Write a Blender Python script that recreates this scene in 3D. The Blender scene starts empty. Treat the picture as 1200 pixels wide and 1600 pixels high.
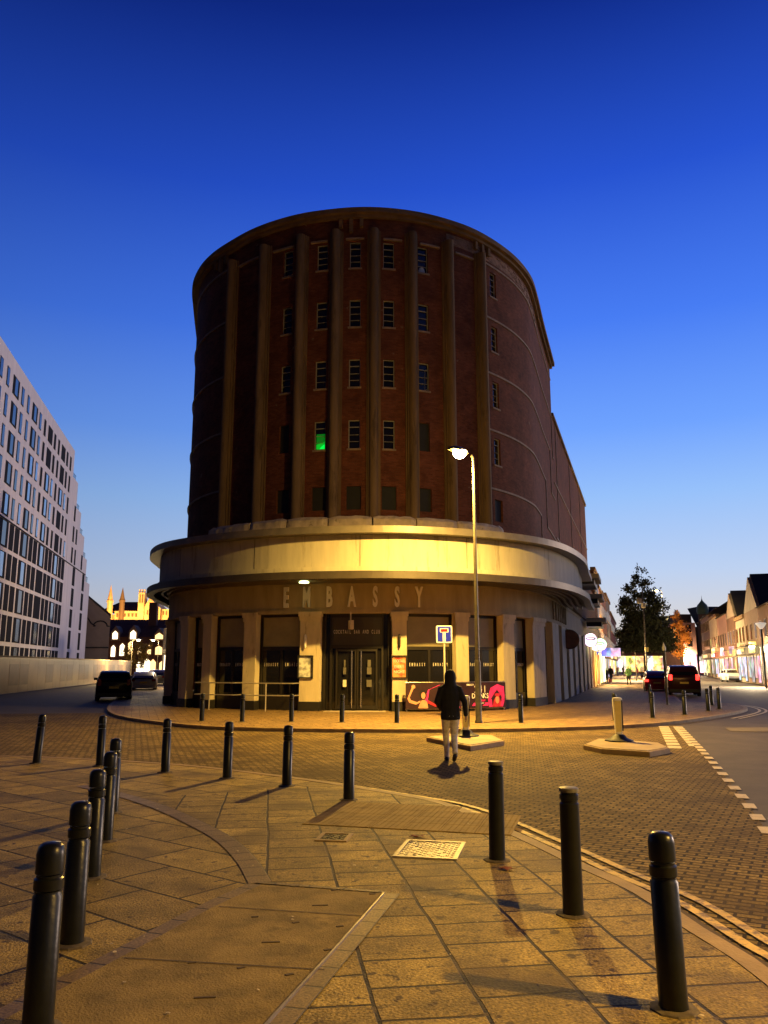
import bpy, math, random
from mathutils import Vector, Matrix
random.seed(7)
R = math.radians
scene = bpy.context.scene
C = scene.collection
# ------------------------------------------------------------------ camera
F = 1250.0; CH = 1.8; TH = math.atan(240 / F); CT, ST = math.cos(TH), math.sin(TH)
cd = bpy.data.cameras.new('camera'); cam = bpy.data.objects.new('camera', cd); C.objects.link(cam)
cam.location = (0, 0, CH); cam.rotation_euler = (R(90) + TH, 0, 0)
cd.sensor_fit = 'VERTICAL'; cd.sensor_height = 36; cd.lens = F / 1600 * 36
cd.clip_start = 0.05; cd.clip_end = 3000
scene.camera = cam
scene.view_settings.view_transform = 'Standard'; scene.view_settings.look = 'None'
scene.view_settings.exposure = 0; scene.view_settings.gamma = 1
# ------------------------------------------------------------------ dusk sky
def lin(c): return tuple((x / 255 / 12.92 if x < 10.3 else ((x / 255 + .055) / 1.055) ** 2.4) for x in c) + (1,)
w = bpy.data.worlds.new('World'); scene.world = w; w.use_nodes = True
N = w.node_tree.nodes; L = w.node_tree.links
bg = N['Background']
def wn(t, **k):
    n = N.new(t)
    for a, b in k.items(): setattr(n, a, b)
    return n
tc = wn('ShaderNodeTexCoord'); sep = wn('ShaderNodeSeparateXYZ'); L.new(tc.outputs['Generated'], sep.inputs[0])
def ramp(stops):
    r = wn('ShaderNodeValToRGB'); e = r.color_ramp.elements
    r.color_ramp.interpolation = 'LINEAR'
    while len(e) < len(stops): e.new(.5)
    for el, (p, c) in zip(e, stops): el.position = p; el.color = lin(c)
    L.new(sep.outputs['Z'], r.inputs[0]); return r
west = ramp([(0, (218, 200, 188)), (.05, (214, 212, 214)), (.11, (188, 208, 240)), (.2, (150, 192, 250)), (.28, (110, 162, 254)),
             (.4, (70, 124, 243)), (.54, (36, 82, 208)), (.68, (12, 42, 138)), (.78, (7, 22, 84)), (1, (3, 8, 30))])
east = ramp([(0, (50, 42, 45)), (.15, (24, 30, 62)), (.4, (8, 15, 50)), (1, (3, 6, 26))])
dot = wn('ShaderNodeVectorMath', operation='DOT_PRODUCT'); dot.inputs[1].default_value = (math.sin(R(36)), math.cos(R(36)), 0)
flt = wn('ShaderNodeVectorMath', operation='MULTIPLY'); flt.inputs[1].default_value = (1, 1, 0); L.new(tc.outputs['Generated'], flt.inputs[0])
nrm = wn('ShaderNodeVectorMath', operation='NORMALIZE'); L.new(flt.outputs[0], nrm.inputs[0]); L.new(nrm.outputs[0], dot.inputs[0])
mr = wn('ShaderNodeMapRange'); mr.inputs['From Min'].default_value = -.45; mr.inputs['From Max'].default_value = .92
L.new(dot.outputs['Value'], mr.inputs['Value'])
mx = wn('ShaderNodeMix', data_type='RGBA'); L.new(mr.outputs[0], mx.inputs[0]); L.new(east.outputs[0], mx.inputs[6]); L.new(west.outputs[0], mx.inputs[7])
sky = wn('ShaderNodeTexSky'); sky.sky_type = 'NISHITA'; sky.sun_disc = False; sky.sun_elevation = R(-3); sky.sun_rotation = R(36)
ad = wn('ShaderNodeMix', data_type='RGBA', blend_type='ADD'); ad.inputs[0].default_value = .03
L.new(mx.outputs[2], ad.inputs[6]); L.new(sky.outputs[0], ad.inputs[7]); L.new(ad.outputs[2], bg.inputs[0]); bg.inputs[1].default_value = 1.0

# afterglow of the set sun, very soft and low in the west
sd = bpy.data.lights.new('sun', 'SUN'); sd.energy = .95; sd.color = (1, .72, .54); sd.angle = R(9)
sun = bpy.data.objects.new('sun', sd); C.objects.link(sun); az, el = R(55), R(3.2)
sun.rotation_euler = Vector((-math.sin(az) * math.cos(el), -math.cos(az) * math.cos(el), -math.sin(el))).to_track_quat('-Z', 'Y').to_euler()

# ------------------------------------------------------------------ helpers
def ray(px, py):
    d = (px - 600) / F; v = (800 - py) / F
    return d, CT - v * ST, ST + v * CT
def G(px, py, z=0.0):                      # survey: the place on level z seen along that sight line
    d, y, zz = ray(px, py); t = (z - CH) / zz
    return Vector((d * t, y * t, z))
def AT(px, py, Y):
    d, y, zz = ray(px, py); t = Y / y
    return Vector((d * t, Y, CH + zz * t))
def link(o, parent=None):
    C.objects.link(o)
    if parent is not None: o.parent = parent
    return o
def tag(o, label=None, cat=None, group=None, kind=None):
    if label: o['label'] = label
    if cat: o['category'] = cat
    if group: o['group'] = group
    if kind: o['kind'] = kind
    return o
def thing(name, label, cat, loc=(0, 0, 0), rz=0, group=None):
    o = bpy.data.objects.new(name, None); link(o); o.location = loc; o.rotation_euler = (0, 0, rz)
    o.empty_display_size = .1
    return tag(o, label, cat, group)
def copy_tree(o, parent=None):
    c = o.copy(); C.objects.link(c); c.parent = parent
    for ch in list(o.children): copy_tree(ch, c)
    return c
class MB:
    def __init__(s): s.v = []; s.f = []; s.uv = {}
    def quad(s, a, b, c, d, uv=None):
        i = len(s.v); s.v += [tuple(a), tuple(b), tuple(c), tuple(d)]
        if uv: s.uv[len(s.f)] = uv
        s.f.append((i, i + 1, i + 2, i + 3)); return s
    def poly(s, pts):
        i = len(s.v); s.v += [tuple(p) for p in pts]; s.f.append(tuple(range(i, i + len(pts)))); return s
    def box(s, c, d, rz=0, taper=1.0):
        x, y, z = d[0] / 2, d[1] / 2, d[2] / 2; i = len(s.v); ca, sa = math.cos(rz), math.sin(rz)
        for zz in (-z, z):
            k = taper if zz > 0 else 1
            for xx, yy in ((-x, -y), (x, -y), (x, y), (-x, y)):
                xx *= k; yy *= k
                s.v.append((c[0] + xx * ca - yy * sa, c[1] + xx * sa + yy * ca, c[2] + zz))
        for q in ((3, 2, 1, 0), (4, 5, 6, 7), (0, 1, 5, 4), (1, 2, 6, 5), (2, 3, 7, 6), (3, 0, 4, 7)): s.f.append(tuple(i + k for k in q))
        return s
    def prism(s, pts, z0, z1):
        n = len(pts); i = len(s.v)
        s.v += [(p[0], p[1], z0) for p in pts] + [(p[0], p[1], z1) for p in pts]
        s.f.append(tuple(i + k for k in reversed(range(n)))); s.f.append(tuple(i + n + k for k in range(n)))
        for k in range(n): m = (k + 1) % n; s.f.append((i + k, i + m, i + n + m, i + n + k))
        return s
    def extr(s, pts, vec):                 # any planar polygon pushed along vec
        n = len(pts); i = len(s.v); vec = Vector(vec)
        s.v += [tuple(p) for p in pts] + [tuple(Vector(p) + vec) for p in pts]
        s.f.append(tuple(i + k for k in reversed(range(n)))); s.f.append(tuple(i + n + k for k in range(n)))
        for k in range(n): m = (k + 1) % n; s.f.append((i + k, i + m, i + n + m, i + n + k))
        return s
    def lathe(s, prof, c=(0, 0, 0), seg=20, ax=None, caps=True):
        i = len(s.v); n = len(prof)
        for k in range(seg):
            a = 2 * math.pi * k / seg
            for r, z in prof:
                p = Vector((r * math.cos(a), r * math.sin(a), z))
                if ax is not None: p = ax @ p
                s.v.append((c[0] + p.x, c[1] + p.y, c[2] + p.z))
        for k in range(seg):
            m = (k + 1) % seg
            for j in range(n - 1): s.f.append((i + k * n + j, i + m * n + j, i + m * n + j + 1, i + k * n + j + 1))
        if caps and prof[0][0] > 1e-5: s.f.append(tuple(i + k * n for k in reversed(range(seg))))
        if caps and prof[-1][0] > 1e-5: s.f.append(tuple(i + k * n + n - 1 for k in range(seg)))
        return s
    def tube(s, pts, r, seg=8, r1=None):
        pts = [Vector(p) for p in pts]; n = len(pts); i0 = len(s.v)
        for j, p in enumerate(pts):
            t = (pts[min(j + 1, n - 1)] - pts[max(j - 1, 0)]).normalized()
            u = t.cross(Vector((0, 0, 1)));
            if u.length < 1e-3: u = t.cross(Vector((1, 0, 0)))
            u.normalize(); v = t.cross(u)
            rr = r if r1 is None else r + (r1 - r) * j / (n - 1)
            for k in range(seg):
                a = 2 * math.pi * k / seg; q = p + u * rr * math.cos(a) + v * rr * math.sin(a); s.v.append(tuple(q))
        for j in range(n - 1):
            for k in range(seg):
                m = (k + 1) % seg; a = i0 + j * seg
                s.f.append((a + k, a + m, a + seg + m, a + seg + k))
        s.f.append(tuple(i0 + k for k in reversed(range(seg)))); s.f.append(tuple(i0 + (n - 1) * seg + k for k in range(seg)))
        return s
    def loft(s, rings, cap=True):
        i0 = len(s.v); n = len(rings[0])
        for r in rings: s.v += [tuple(p) for p in r]
        for j in range(len(rings) - 1):
            for k in range(n):
                m = (k + 1) % n; a = i0 + j * n; s.f.append((a + k, a + m, a + n + m, a + n + k))
        if cap: s.f.append(tuple(i0 + k for k in reversed(range(n)))); s.f.append(tuple(i0 + (len(rings) - 1) * n + k for k in range(n)))
        return s
    def build(s, name, mat, parent=None, smooth=False, bevel=0):
        me = bpy.data.meshes.new(name); me.from_pydata(s.v, [], s.f)
        if s.uv:
            ul = me.uv_layers.new(name='UVMap')
            for fi, uv in s.uv.items():
                for li, c in zip(me.polygons[fi].loop_indices, uv): ul.data[li].uv = c
        me.update(); me.materials.append(mat)
        if smooth:
            for p in me.polygons: p.use_smooth = True
            try: me.set_sharp_from_angle(angle=R(40))
            except Exception: pass
        o = bpy.data.objects.new(name, me); link(o, parent)
        if bevel:
            b = o.modifiers.new('bevel', 'BEVEL'); b.width = bevel; b.segments = 2; b.limit_method = 'ANGLE'
        return o
def text_mb(body, h, sx=1.0, depth=.02, bold=0.0, space=1.0):   # lettering as a mesh in its x-z plane, centred on x, base at z=0
    cu = bpy.data.curves.new('txt', 'FONT'); cu.body = body; cu.size = 1; cu.align_x = 'CENTER'; cu.offset = bold; cu.space_character = space
    cu.resolution_u = 3
    o = bpy.data.objects.new('txt', cu); C.objects.link(o)
    dg = bpy.context.evaluated_depsgraph_get(); me = bpy.data.meshes.new_from_object(o.evaluated_get(dg))
    k = h / .69
    m = MB(); n = len(me.vertices)
    fr = [(v.co.x * k * sx, -depth, v.co.y * k) for v in me.vertices]; bk = [(x, 0, z) for x, y, z in fr]
    m.v = fr + bk
    cnt = {}
    for p in me.polygons:
        vs = list(p.vertices); m.f.append(tuple(vs))
        for a, b in zip(vs, vs[1:] + vs[:1]): cnt[(a, b)] = 1
    for (a, b) in list(cnt):
        if (b, a) not in cnt: m.f.append((b, a, a + n, b + n))
    bpy.data.objects.remove(o); bpy.data.curves.remove(cu); bpy.data.meshes.remove(me)
    return m
def place(m, M):
    m.v = [tuple(M @ Vector(v)) for v in m.v]; return m

# ------------------------------------------------------------------ materials
def mat(name, col, rough=.8, metal=0, var=.0, vs=2.0, bump=0, bs=30, emis=None, es=0, spec=.5, stain=None, coord='Object', trans=0, st=None):
    m = bpy.data.materials.new(name); m.use_nodes = True; nt = m.node_tree; n = nt.nodes; l = nt.links; p = n['Principled BSDF']
    p.inputs['Base Color'].default_value = (*col, 1); p.inputs['Roughness'].default_value = rough; p.inputs['Metallic'].default_value = metal
    p.inputs['Specular IOR Level'].default_value = spec
    if emis: p.inputs['Emission Color'].default_value = (*emis, 1); p.inputs['Emission Strength'].default_value = es
    if var or bump or stain:
        t0 = n.new('ShaderNodeNewGeometry'); t = t0
        class _T: outputs = {}
        if st:
            sm_ = n.new('ShaderNodeVectorMath'); sm_.operation = 'MULTIPLY'; sm_.inputs[1].default_value = st; l.new(t0.outputs['Position'], sm_.inputs[0]); t = _T(); t.outputs = {'Position': sm_.outputs[0]}
        if var:
            z = n.new('ShaderNodeTexNoise'); z.inputs['Scale'].default_value = vs; z.inputs['Detail'].default_value = 6; z.inputs['Roughness'].default_value = .65
            l.new(t.outputs['Position'], z.inputs['Vector'])
            r = n.new('ShaderNodeMapRange'); r.inputs['From Min'].default_value = .3; r.inputs['From Max'].default_value = .7
            r.inputs['To Min'].default_value = 1 - var; r.inputs['To Max'].default_value = 1 + var; l.new(z.outputs[0], r.inputs[0])
            mm = n.new('ShaderNodeVectorMath'); mm.operation = 'SCALE'; mm.inputs[0].default_value = col; l.new(r.outputs[0], mm.inputs['Scale'])
            src = mm.outputs[0]
            if stain:
                z2 = n.new('ShaderNodeTexNoise'); z2.inputs['Scale'].default_value = stain[1]; z2.inputs['Detail'].default_value = 8; z2.inputs['Roughness'].default_value = .7
                l.new(t.outputs['Position'], z2.inputs['Vector'])
                r2 = n.new('ShaderNodeMapRange'); r2.inputs['From Min'].default_value = stain[2]; r2.inputs['From Max'].default_value = stain[2] + .1; l.new(z2.outputs[0], r2.inputs[0])
                mi = n.new('ShaderNodeMix'); mi.data_type = 'RGBA'; l.new(r2.outputs[0], mi.inputs[0]); l.new(src, mi.inputs[6]); mi.inputs[7].default_value = (*stain[0], 1); src = mi.outputs[2]
            l.new(src, p.inputs['Base Color'])
        if bump:
            z = n.new('ShaderNodeTexNoise'); z.inputs['Scale'].default_value = bs; z.inputs['Detail'].default_value = 5; l.new(t.outputs['Position'], z.inputs['Vector'])
            b = n.new('ShaderNodeBump'); b.inputs['Strength'].default_value = bump; b.inputs['Distance'].default_value = .01; l.new(z.outputs[0], b.inputs['Height']); l.new(b.outputs[0], p.inputs['Normal'])
    return m
def brickmat(name, c1, c2, mortar, bw, bh, ms, rot=0, rough=.85, off=.5, bumpd=.004, uv=False, noise=.3, ns=3, grit=.3, loc=(0, 0, 0), wob=.0, squash=1.0, spots=None, vert=False, specn=None, soil=None, speck=55):
    m = bpy.data.materials.new(name); m.use_nodes = True; nt = m.node_tree; n = nt.nodes; l = nt.links; p = n['Principled BSDF']
    if uv: src = n.new('ShaderNodeTexCoord').outputs['UV']
    else: src = n.new('ShaderNodeNewGeometry').outputs['Position']
    mp = n.new('ShaderNodeMapping'); mp.vector_type = 'POINT'; mp.inputs['Rotation'].default_value = (0, 0, rot); mp.inputs['Location'].default_value = loc; l.new(src, mp.inputs[0])
    vec = mp.outputs[0]
    if wob:
        wz = n.new('ShaderNodeTexNoise'); wz.inputs['Scale'].default_value = 1.3; l.new(src, wz.inputs[0])
        wa = n.new('ShaderNodeVectorMath'); wa.operation = 'MULTIPLY_ADD'; wa.inputs[1].default_value = (wob,) * 3; l.new(wz.outputs['Color'], wa.inputs[0]); l.new(vec, wa.inputs[2]); vec = wa.outputs[0]
    b = n.new('ShaderNodeTexBrick'); b.inputs['Scale'].default_value = 1; b.inputs['Brick Width'].default_value = bw; b.inputs['Row Height'].default_value = bh
    b.inputs['Mortar Size'].default_value = ms; b.inputs['Mortar Smooth'].default_value = .3; b.offset = off; b.squash = squash
    b.inputs['Color1'].default_value = (*c1, 1); b.inputs['Color2'].default_value = (*c2, 1); b.inputs['Mortar'].default_value = (*mortar, 1); b.inputs['Bias'].default_value = 0
    l.new(vec, b.inputs[0])
    z = n.new('ShaderNodeTexNoise'); z.inputs['Scale'].default_value = ns; z.inputs['Detail'].default_value = 8; z.inputs['Roughness'].default_value = .7; l.new(src, z.inputs[0])
    r = n.new('ShaderNodeMapRange'); r.inputs['From Min'].default_value = .3; r.inputs['From Max'].default_value = .7; r.inputs['To Min'].default_value = 1 - noise; r.inputs['To Max'].default_value = 1 + noise; l.new(z.outputs[0], r.inputs[0])
    s = n.new('ShaderNodeVectorMath'); s.operation = 'SCALE'; l.new(b.outputs[0], s.inputs[0]); l.new(r.outputs[0], s.inputs['Scale'])
    zs = n.new('ShaderNodeTexNoise'); zs.inputs['Scale'].default_value = speck; zs.inputs['Detail'].default_value = 3; l.new(src, zs.inputs[0])
    rs = n.new('ShaderNodeMapRange'); rs.inputs['From Min'].default_value = .32; rs.inputs['From Max'].default_value = .68; rs.inputs['To Min'].default_value = .5; rs.inputs['To Max'].default_value = 1.55; l.new(zs.outputs[0], rs.inputs[0])
    s2 = n.new('ShaderNodeVectorMath'); s2.operation = 'SCALE'; l.new(s.outputs[0], s2.inputs[0]); l.new(rs.outputs[0], s2.inputs['Scale'])
    out = s2.outputs[0]
    for sp in ([spots] if spots else []) + ([soil] if soil else []):
        z2 = n.new('ShaderNodeTexNoise'); z2.inputs['Scale'].default_value = sp[1]; z2.inputs['Detail'].default_value = sp[4] if len(sp) > 4 else 4; l.new(src, z2.inputs[0])
        r2 = n.new('ShaderNodeMapRange'); r2.inputs['From Min'].default_value = sp[2]; r2.inputs['From Max'].default_value = sp[2] + sp[3]; l.new(z2.outputs[0], r2.inputs[0])
        mi = n.new('ShaderNodeMix'); mi.data_type = 'RGBA'; l.new(r2.outputs[0], mi.inputs[0]); l.new(out, mi.inputs[6]); mi.inputs[7].default_value = (*sp[0], 1); out = mi.outputs[2]
    l.new(out, p.inputs['Base Color']); p.inputs['Roughness'].default_value = rough
    if specn is not None: p.inputs['Specular IOR Level'].default_value = specn
    z3 = n.new('ShaderNodeTexNoise'); z3.inputs['Scale'].default_value = 60; z3.inputs['Detail'].default_value = 4; l.new(src, z3.inputs[0])
    h = n.new('ShaderNodeMath'); h.operation = 'MULTIPLY_ADD'; h.inputs[1].default_value = grit; l.new(z3.outputs[0], h.inputs[0])
    inv = n.new('ShaderNodeMath'); inv.operation = 'SUBTRACT'; inv.inputs[0].default_value = 1; l.new(b.outputs['Fac'], inv.inputs[1]); l.new(inv.outputs[0], h.inputs[2])
    bp = n.new('ShaderNodeBump'); bp.inputs['Strength'].default_value = 1; bp.inputs['Distance'].default_value = bumpd; l.new(h.outputs[0], bp.inputs['Height']); l.new(bp.outputs[0], p.inputs['Normal'])
    return m
def emat(name, col, s): return mat(name, (.02, .02, .02), emis=col, es=s)

M = {}
M['asphalt'] = mat('asphalt', (.075, .06, .045), .75, var=.25, vs=1.2, bump=.5, bs=60)
M['asphalt_street'] = mat('asphalt_street', (.05, .045, .04), .7, var=.2, vs=.6, bump=.4, bs=40)
M['blocks'] = brickmat('block_paving', (.26, .18, .062), (.13, .088, .03), (.014, .009, .004), .21, .105, .016, rot=R(28), rough=.8, specn=.15, speck=30, noise=.35, ns=1.1, grit=.7, bumpd=.006, soil=((.065, .042, .018), .45, .5, .25, 3))
slab = dict(c1=(.36, .25, .06), c2=(.19, .128, .033), mortar=(.014, .008, .003), ms=.014, rough=.68, noise=.5, ns=2.6, grit=.9, bumpd=.012, wob=.05, specn=.3)
M['slab_right'] = brickmat('paving_right', bw=.43, bh=.58, rot=R(-98), spots=((.08, .05, .018), 9, .6, .06), soil=((.115, .072, .026), 1.1, .52, .2, 4), **slab)
M['slab_left'] = brickmat('paving_left', bw=.9, bh=.62, rot=R(38), spots=((.08, .05, .018), 9, .62, .06), soil=((.105, .065, .024), .8, .52, .2, 4), **slab)
M['slab_far'] = brickmat('paving_far', bw=.6, bh=.4, rot=R(-17), spots=((.14, .09, .04), 6, .62, .06), soil=((.19, .125, .058), .5, .5, .2, 4), **{**slab, 'c1': (.26, .17, .07), 'c2': (.22, .14, .055)})
M['band'] = brickmat('channel_blocks', (.17, .11, .04), (.13, .083, .03), (.02, .013, .006), .3, .4, .01, uv=True, rough=.6, noise=.3, ns=4, grit=.5)
M['kerb'] = mat('kerb_stone', (.3, .205, .085), .7, var=.3, vs=2.5, bump=.5, bs=40)
M['gutter'] = mat('gutter', (.07, .045, .022), .8, var=.3, vs=5)
M['yellow'] = mat('worn_yellow_paint', (.62, .42, .07), .6, var=.25, vs=4, stain=((.16, .1, .035), 7, .5))
M['white'] = mat('road_white_paint', (.6, .5, .34), .65, var=.2, vs=4, stain=((.14, .1, .06), 9, .58))
M['panel'] = mat('concrete_infill', (.25, .172, .05), .75, spec=.25, var=.4, vs=3, bump=.8, bs=70, stain=((.16, .108, .03), 2.2, .54))
M['steel'] = mat('steel', (.55, .5, .42), .35, .9, var=.15, vs=8)
M['cast'] = mat('cast_iron', (.05, .045, .035), .45, .6, var=.4, vs=6, bump=.3)
M['bollard'] = mat('bollard_black', (.008, .009, .007), .32, var=.35, vs=14, bump=.25, bs=18, spec=.35, stain=((.1, .085, .055), 19, .69))
M['brick'] = brickmat('dark_red_brick', (.22, .068, .032), (.14, .042, .02), (.13, .075, .042), .225, .075, .007, uv=True, rough=.9, noise=.35, ns=.7, grit=.5, bumpd=.006, spots=((.1, .035, .017), 1.3, .55, .2, 6), soil=((.3, .19, .11), 2.3, .69, .05, 8), specn=.2)
M['column'] = mat('weathered_column', (.21, .135, .065), .85, var=.32, vs=2.2, bump=.5, bs=10, stain=((.11, .07, .035), 2.6, .55), spec=.25, st=(1, 1, .14))
M['cornice'] = mat('cornice_concrete', (.24, .15, .075), .9, var=.25, vs=1.2, bump=.4, bs=12, spec=.2)
M['string'] = mat('string_course', (.34, .24, .15), .85, var=.3, vs=3)
M['coping'] = mat('flaking_coping', (.55, .44, .3), .85, var=.25, vs=2.5, bump=.9, bs=9, stain=((.08, .05, .028), 3.2, .6))
M['cream'] = mat('cream_render', (.62, .53, .35), .8, var=.14, vs=3, bump=.25, bs=25, spec=.25, st=(1, 1, .22), stain=((.34, .27, .17), 3.4, .58))
M['fascia'] = mat('cream_fascia', (.5, .46, .34), .75, var=.14, vs=2.2, bump=.15, bs=8, st=(1, 1, .12), stain=((.33, .29, .2), 3.0, .55), spec=.3)
M['band_wall'] = mat('taupe_sign_band', (.42, .34, .21), .8, var=.16, vs=2.4, spec=.2, st=(1, 1, .2), bump=.2, bs=14)
M['rim'] = mat('metal_rim', (.2, .175, .14), .5, .4, var=.2, vs=2)
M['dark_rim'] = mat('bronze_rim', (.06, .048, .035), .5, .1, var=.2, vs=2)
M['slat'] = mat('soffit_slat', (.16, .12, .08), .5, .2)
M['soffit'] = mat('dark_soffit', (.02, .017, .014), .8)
M['plinth'] = mat('black_plinth', (.02, .018, .015), .5, var=.2)
M['frame'] = mat('dark_frame', (.018, .015, .012), .4)
M['wframe'] = mat('old_white_window_frame', (.45, .42, .35), .7, var=.2, vs=9)
M['glass'] = mat('dark_glass', (.012, .011, .01), .06, spec=.6)
M['glass_sky'] = mat('sky_reflecting_glass', (.16, .24, .34), .12, .9)
M['curtain'] = mat('frosted_upper_pane', (.3, .26, .15), .4, var=.15, vs=1.5)
M['board'] = mat('boarded_window', (.025, .024, .018), .8, var=.2)
M['green'] = emat('green_lit_pane', (.0, .8, .03), .55); M['green2'] = emat('green_bright_pane', (.0, 1, .08), 1.0); M['green0'] = emat('green_dim_pane', (.0, .45, .02), .3)
M['cloth_white'] = mat('white_cloth', (.6, .62, .62), .9)
M['letter'] = mat('sign_letter', (.85, .8, .7), .5)
M['text_white'] = mat('white_vinyl', (.75, .7, .6), .5)
M['black'] = mat('matt_black', (.012, .011, .01), .6)
M['pole'] = mat('lamp_pole', (.11, .095, .07), .45, .5, var=.3, vs=4)
M['pole_dark'] = mat('dark_pole', (.035, .03, .024), .5, var=.5, vs=9, stain=((.3, .26, .2), 14, .67))
M['lamp'] = emat('sodium_lamp', (1, .72, .3), 60)
M['lampw'] = emat('white_lamp', (1, .86, .6), 18)
M['paper'] = mat('paper', (.75, .7, .58), .7, var=.1, vs=20)
# ------------------------------------------------------------------ paths in plan
def spline(pts, n=8):
    pts = [Vector((p[0], p[1])) for p in pts]; out = []
    P = [2 * pts[0] - pts[1]] + pts + [2 * pts[-1] - pts[-2]]
    for i in range(1, len(P) - 2):
        a, b, c, d = P[i - 1], P[i], P[i + 1], P[i + 2]
        for k in range(n):
            t = k / n
            out.append(.5 * ((2 * b) + (c - a) * t + (2 * a - 5 * b + 4 * c - d) * t * t + (3 * b - a - 3 * c + d) * t ** 3))
    out.append(pts[-1]); return out
class Path:
    def __init__(s, pts, n=8, smooth=True):
        s.p = spline(pts, n) if smooth else [Vector((q[0], q[1])) for q in pts]
        s.s = [0]
        for a, b in zip(s.p, s.p[1:]): s.s.append(s.s[-1] + (b - a).length)
        s.L = s.s[-1]
    def idx(s, t):
        t = min(max(t, 0), s.L - 1e-6); lo, hi = 0, len(s.s) - 1
        while hi - lo > 1:
            m = (lo + hi) // 2
            if s.s[m] <= t: lo = m
            else: hi = m
        return lo, (t - s.s[lo]) / (s.s[lo + 1] - s.s[lo])
    def nrm_at(s, i):
        a = s.p[max(i - 1, 0)]; b = s.p[min(i + 1, len(s.p) - 1)]; t = (b - a).normalized(); return Vector((t.y, -t.x))
    def frame(s, t):                       # position, unit tangent, unit outward normal (right of travel)
        i, f = s.idx(t); p = s.p[i].lerp(s.p[i + 1], f); n = s.nrm_at(i).lerp(s.nrm_at(i + 1), f).normalized()
        return p, Vector((-n.y, n.x)), n
    def at(s, t, off=0, z=0):
        p, u, n = s.frame(t); q = p + n * off; return Vector((q.x, q.y, z))
    def off(s, d):
        return Path([p + s.nrm_at(i) * d for i, p in enumerate(s.p)], smooth=False)
    def s_ratio(s, r, lo=0, hi=None):      # where the path crosses x / y = r
        hi = s.L if hi is None else hi
        best = None
        for i in range(len(s.p) - 1):
            if s.s[i + 1] < lo or s.s[i] > hi: continue
            f0 = s.p[i].x - r * s.p[i].y; f1 = s.p[i + 1].x - r * s.p[i + 1].y
            if f0 <= 0 < f1: best = s.s[i] + (s.s[i + 1] - s.s[i]) * (-f0 / (f1 - f0)); break
        return best
    def samples(s, a, b, step=.35):
        n = max(1, int(math.ceil((b - a) / step))); return [a + (b - a) * k / n for k in range(n + 1)]
def band(path, a, b, o0, o1, z0, z1, step=.4, m=None):     # solid curved bar between offsets o0 < o1
    m = m or MB(); S = path.samples(a, b, step)
    m.loft([[path.at(t, o0, z0), path.at(t, o1, z0), path.at(t, o1, z1), path.at(t, o0, z1)] for t in S]); return m
def rot_to(path, t, off, z):                               # matrix: local x along wall, -y outward, z up
    p, u, n = path.frame(t); q = p + n * off
    return Matrix(((u.x, -n.x, 0, q.x), (u.y, -n.y, 0, q.y), (0, 0, 1, z), (0, 0, 0, 1)))
def wall_grid(path, a, b, z0, z1, holes, depth, step=.5, off=0.0):
    S = sorted(set([round(x, 4) for x in path.samples(a, b, step)] + [round(v, 4) for h in holes for v in h[:2] if a < v < b]))
    Z = sorted(set([z0, z1] + [round(v, 4) for h in holes for v in h[2:4]])); m = MB()
    for s0, s1 in zip(S, S[1:]):
        for y0, y1 in zip(Z, Z[1:]):
            cs, cz = (s0 + s1) / 2, (y0 + y1) / 2
            if any(h[0] < cs < h[1] and h[2] < cz < h[3] for h in holes): continue
            m.quad(path.at(s0, off, y0), path.at(s1, off, y0), path.at(s1, off, y1), path.at(s0, off, y1), uv=((s0, y0), (s1, y0), (s1, y1), (s0, y1)))
    for h in holes:
        A, B, c, d = h[:4]
        for s0 in (A, B): m.quad(path.at(s0, off, c), path.at(s0, off - depth, c), path.at(s0, off - depth, d), path.at(s0, off, d), uv=((0, c), (depth, c), (depth, d), (0, d)))
        for zz in (c, d): m.quad(path.at(A, off, zz), path.at(B, off, zz), path.at(B, off - depth, zz), path.at(A, off - depth, zz), uv=((A, 0), (B, 0), (B, depth), (A, depth)))
    return m
RD = -.1                                                   # carriageway level, the pavements are at 0
# ------------------------------------------------------------------ ground
MB().quad((-600, -60, -.16), (600, -60, -.16), (600, 900, -.16), (-600, 900, -.16)).build('ground', M['asphalt_street'])['kind'] = 'structure'
MB().quad((-90, -20, RD - .008), (160, -20, RD - .008), (160, 320, RD - .008), (-90, 320, RD - .008)).build('asphalt_street', M['asphalt'])['kind'] = 'structure'
K = [(-30, 16.2), (-20, 16.9), (-12, 17.1)] + [tuple(G(*p)[:2]) for p in ((0, 1181), (100, 1184), (200, 1189), (300, 1196), (400, 1207), (500, 1220), (600, 1236), (700, 1255), (825, 1308), (919, 1352), (1012, 1393), (1106, 1455), (1200, 1513))] + [(2.35, 3.2), (2.45, 0), (2.5, -8)]
KP = Path(K, 6)
MB().prism([(p.x, p.y) for p in reversed(KP.p)] + [(-30, -8)], -.1, 0).build('near_pavement', M['slab_left'])['kind'] = 'structure'
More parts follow.
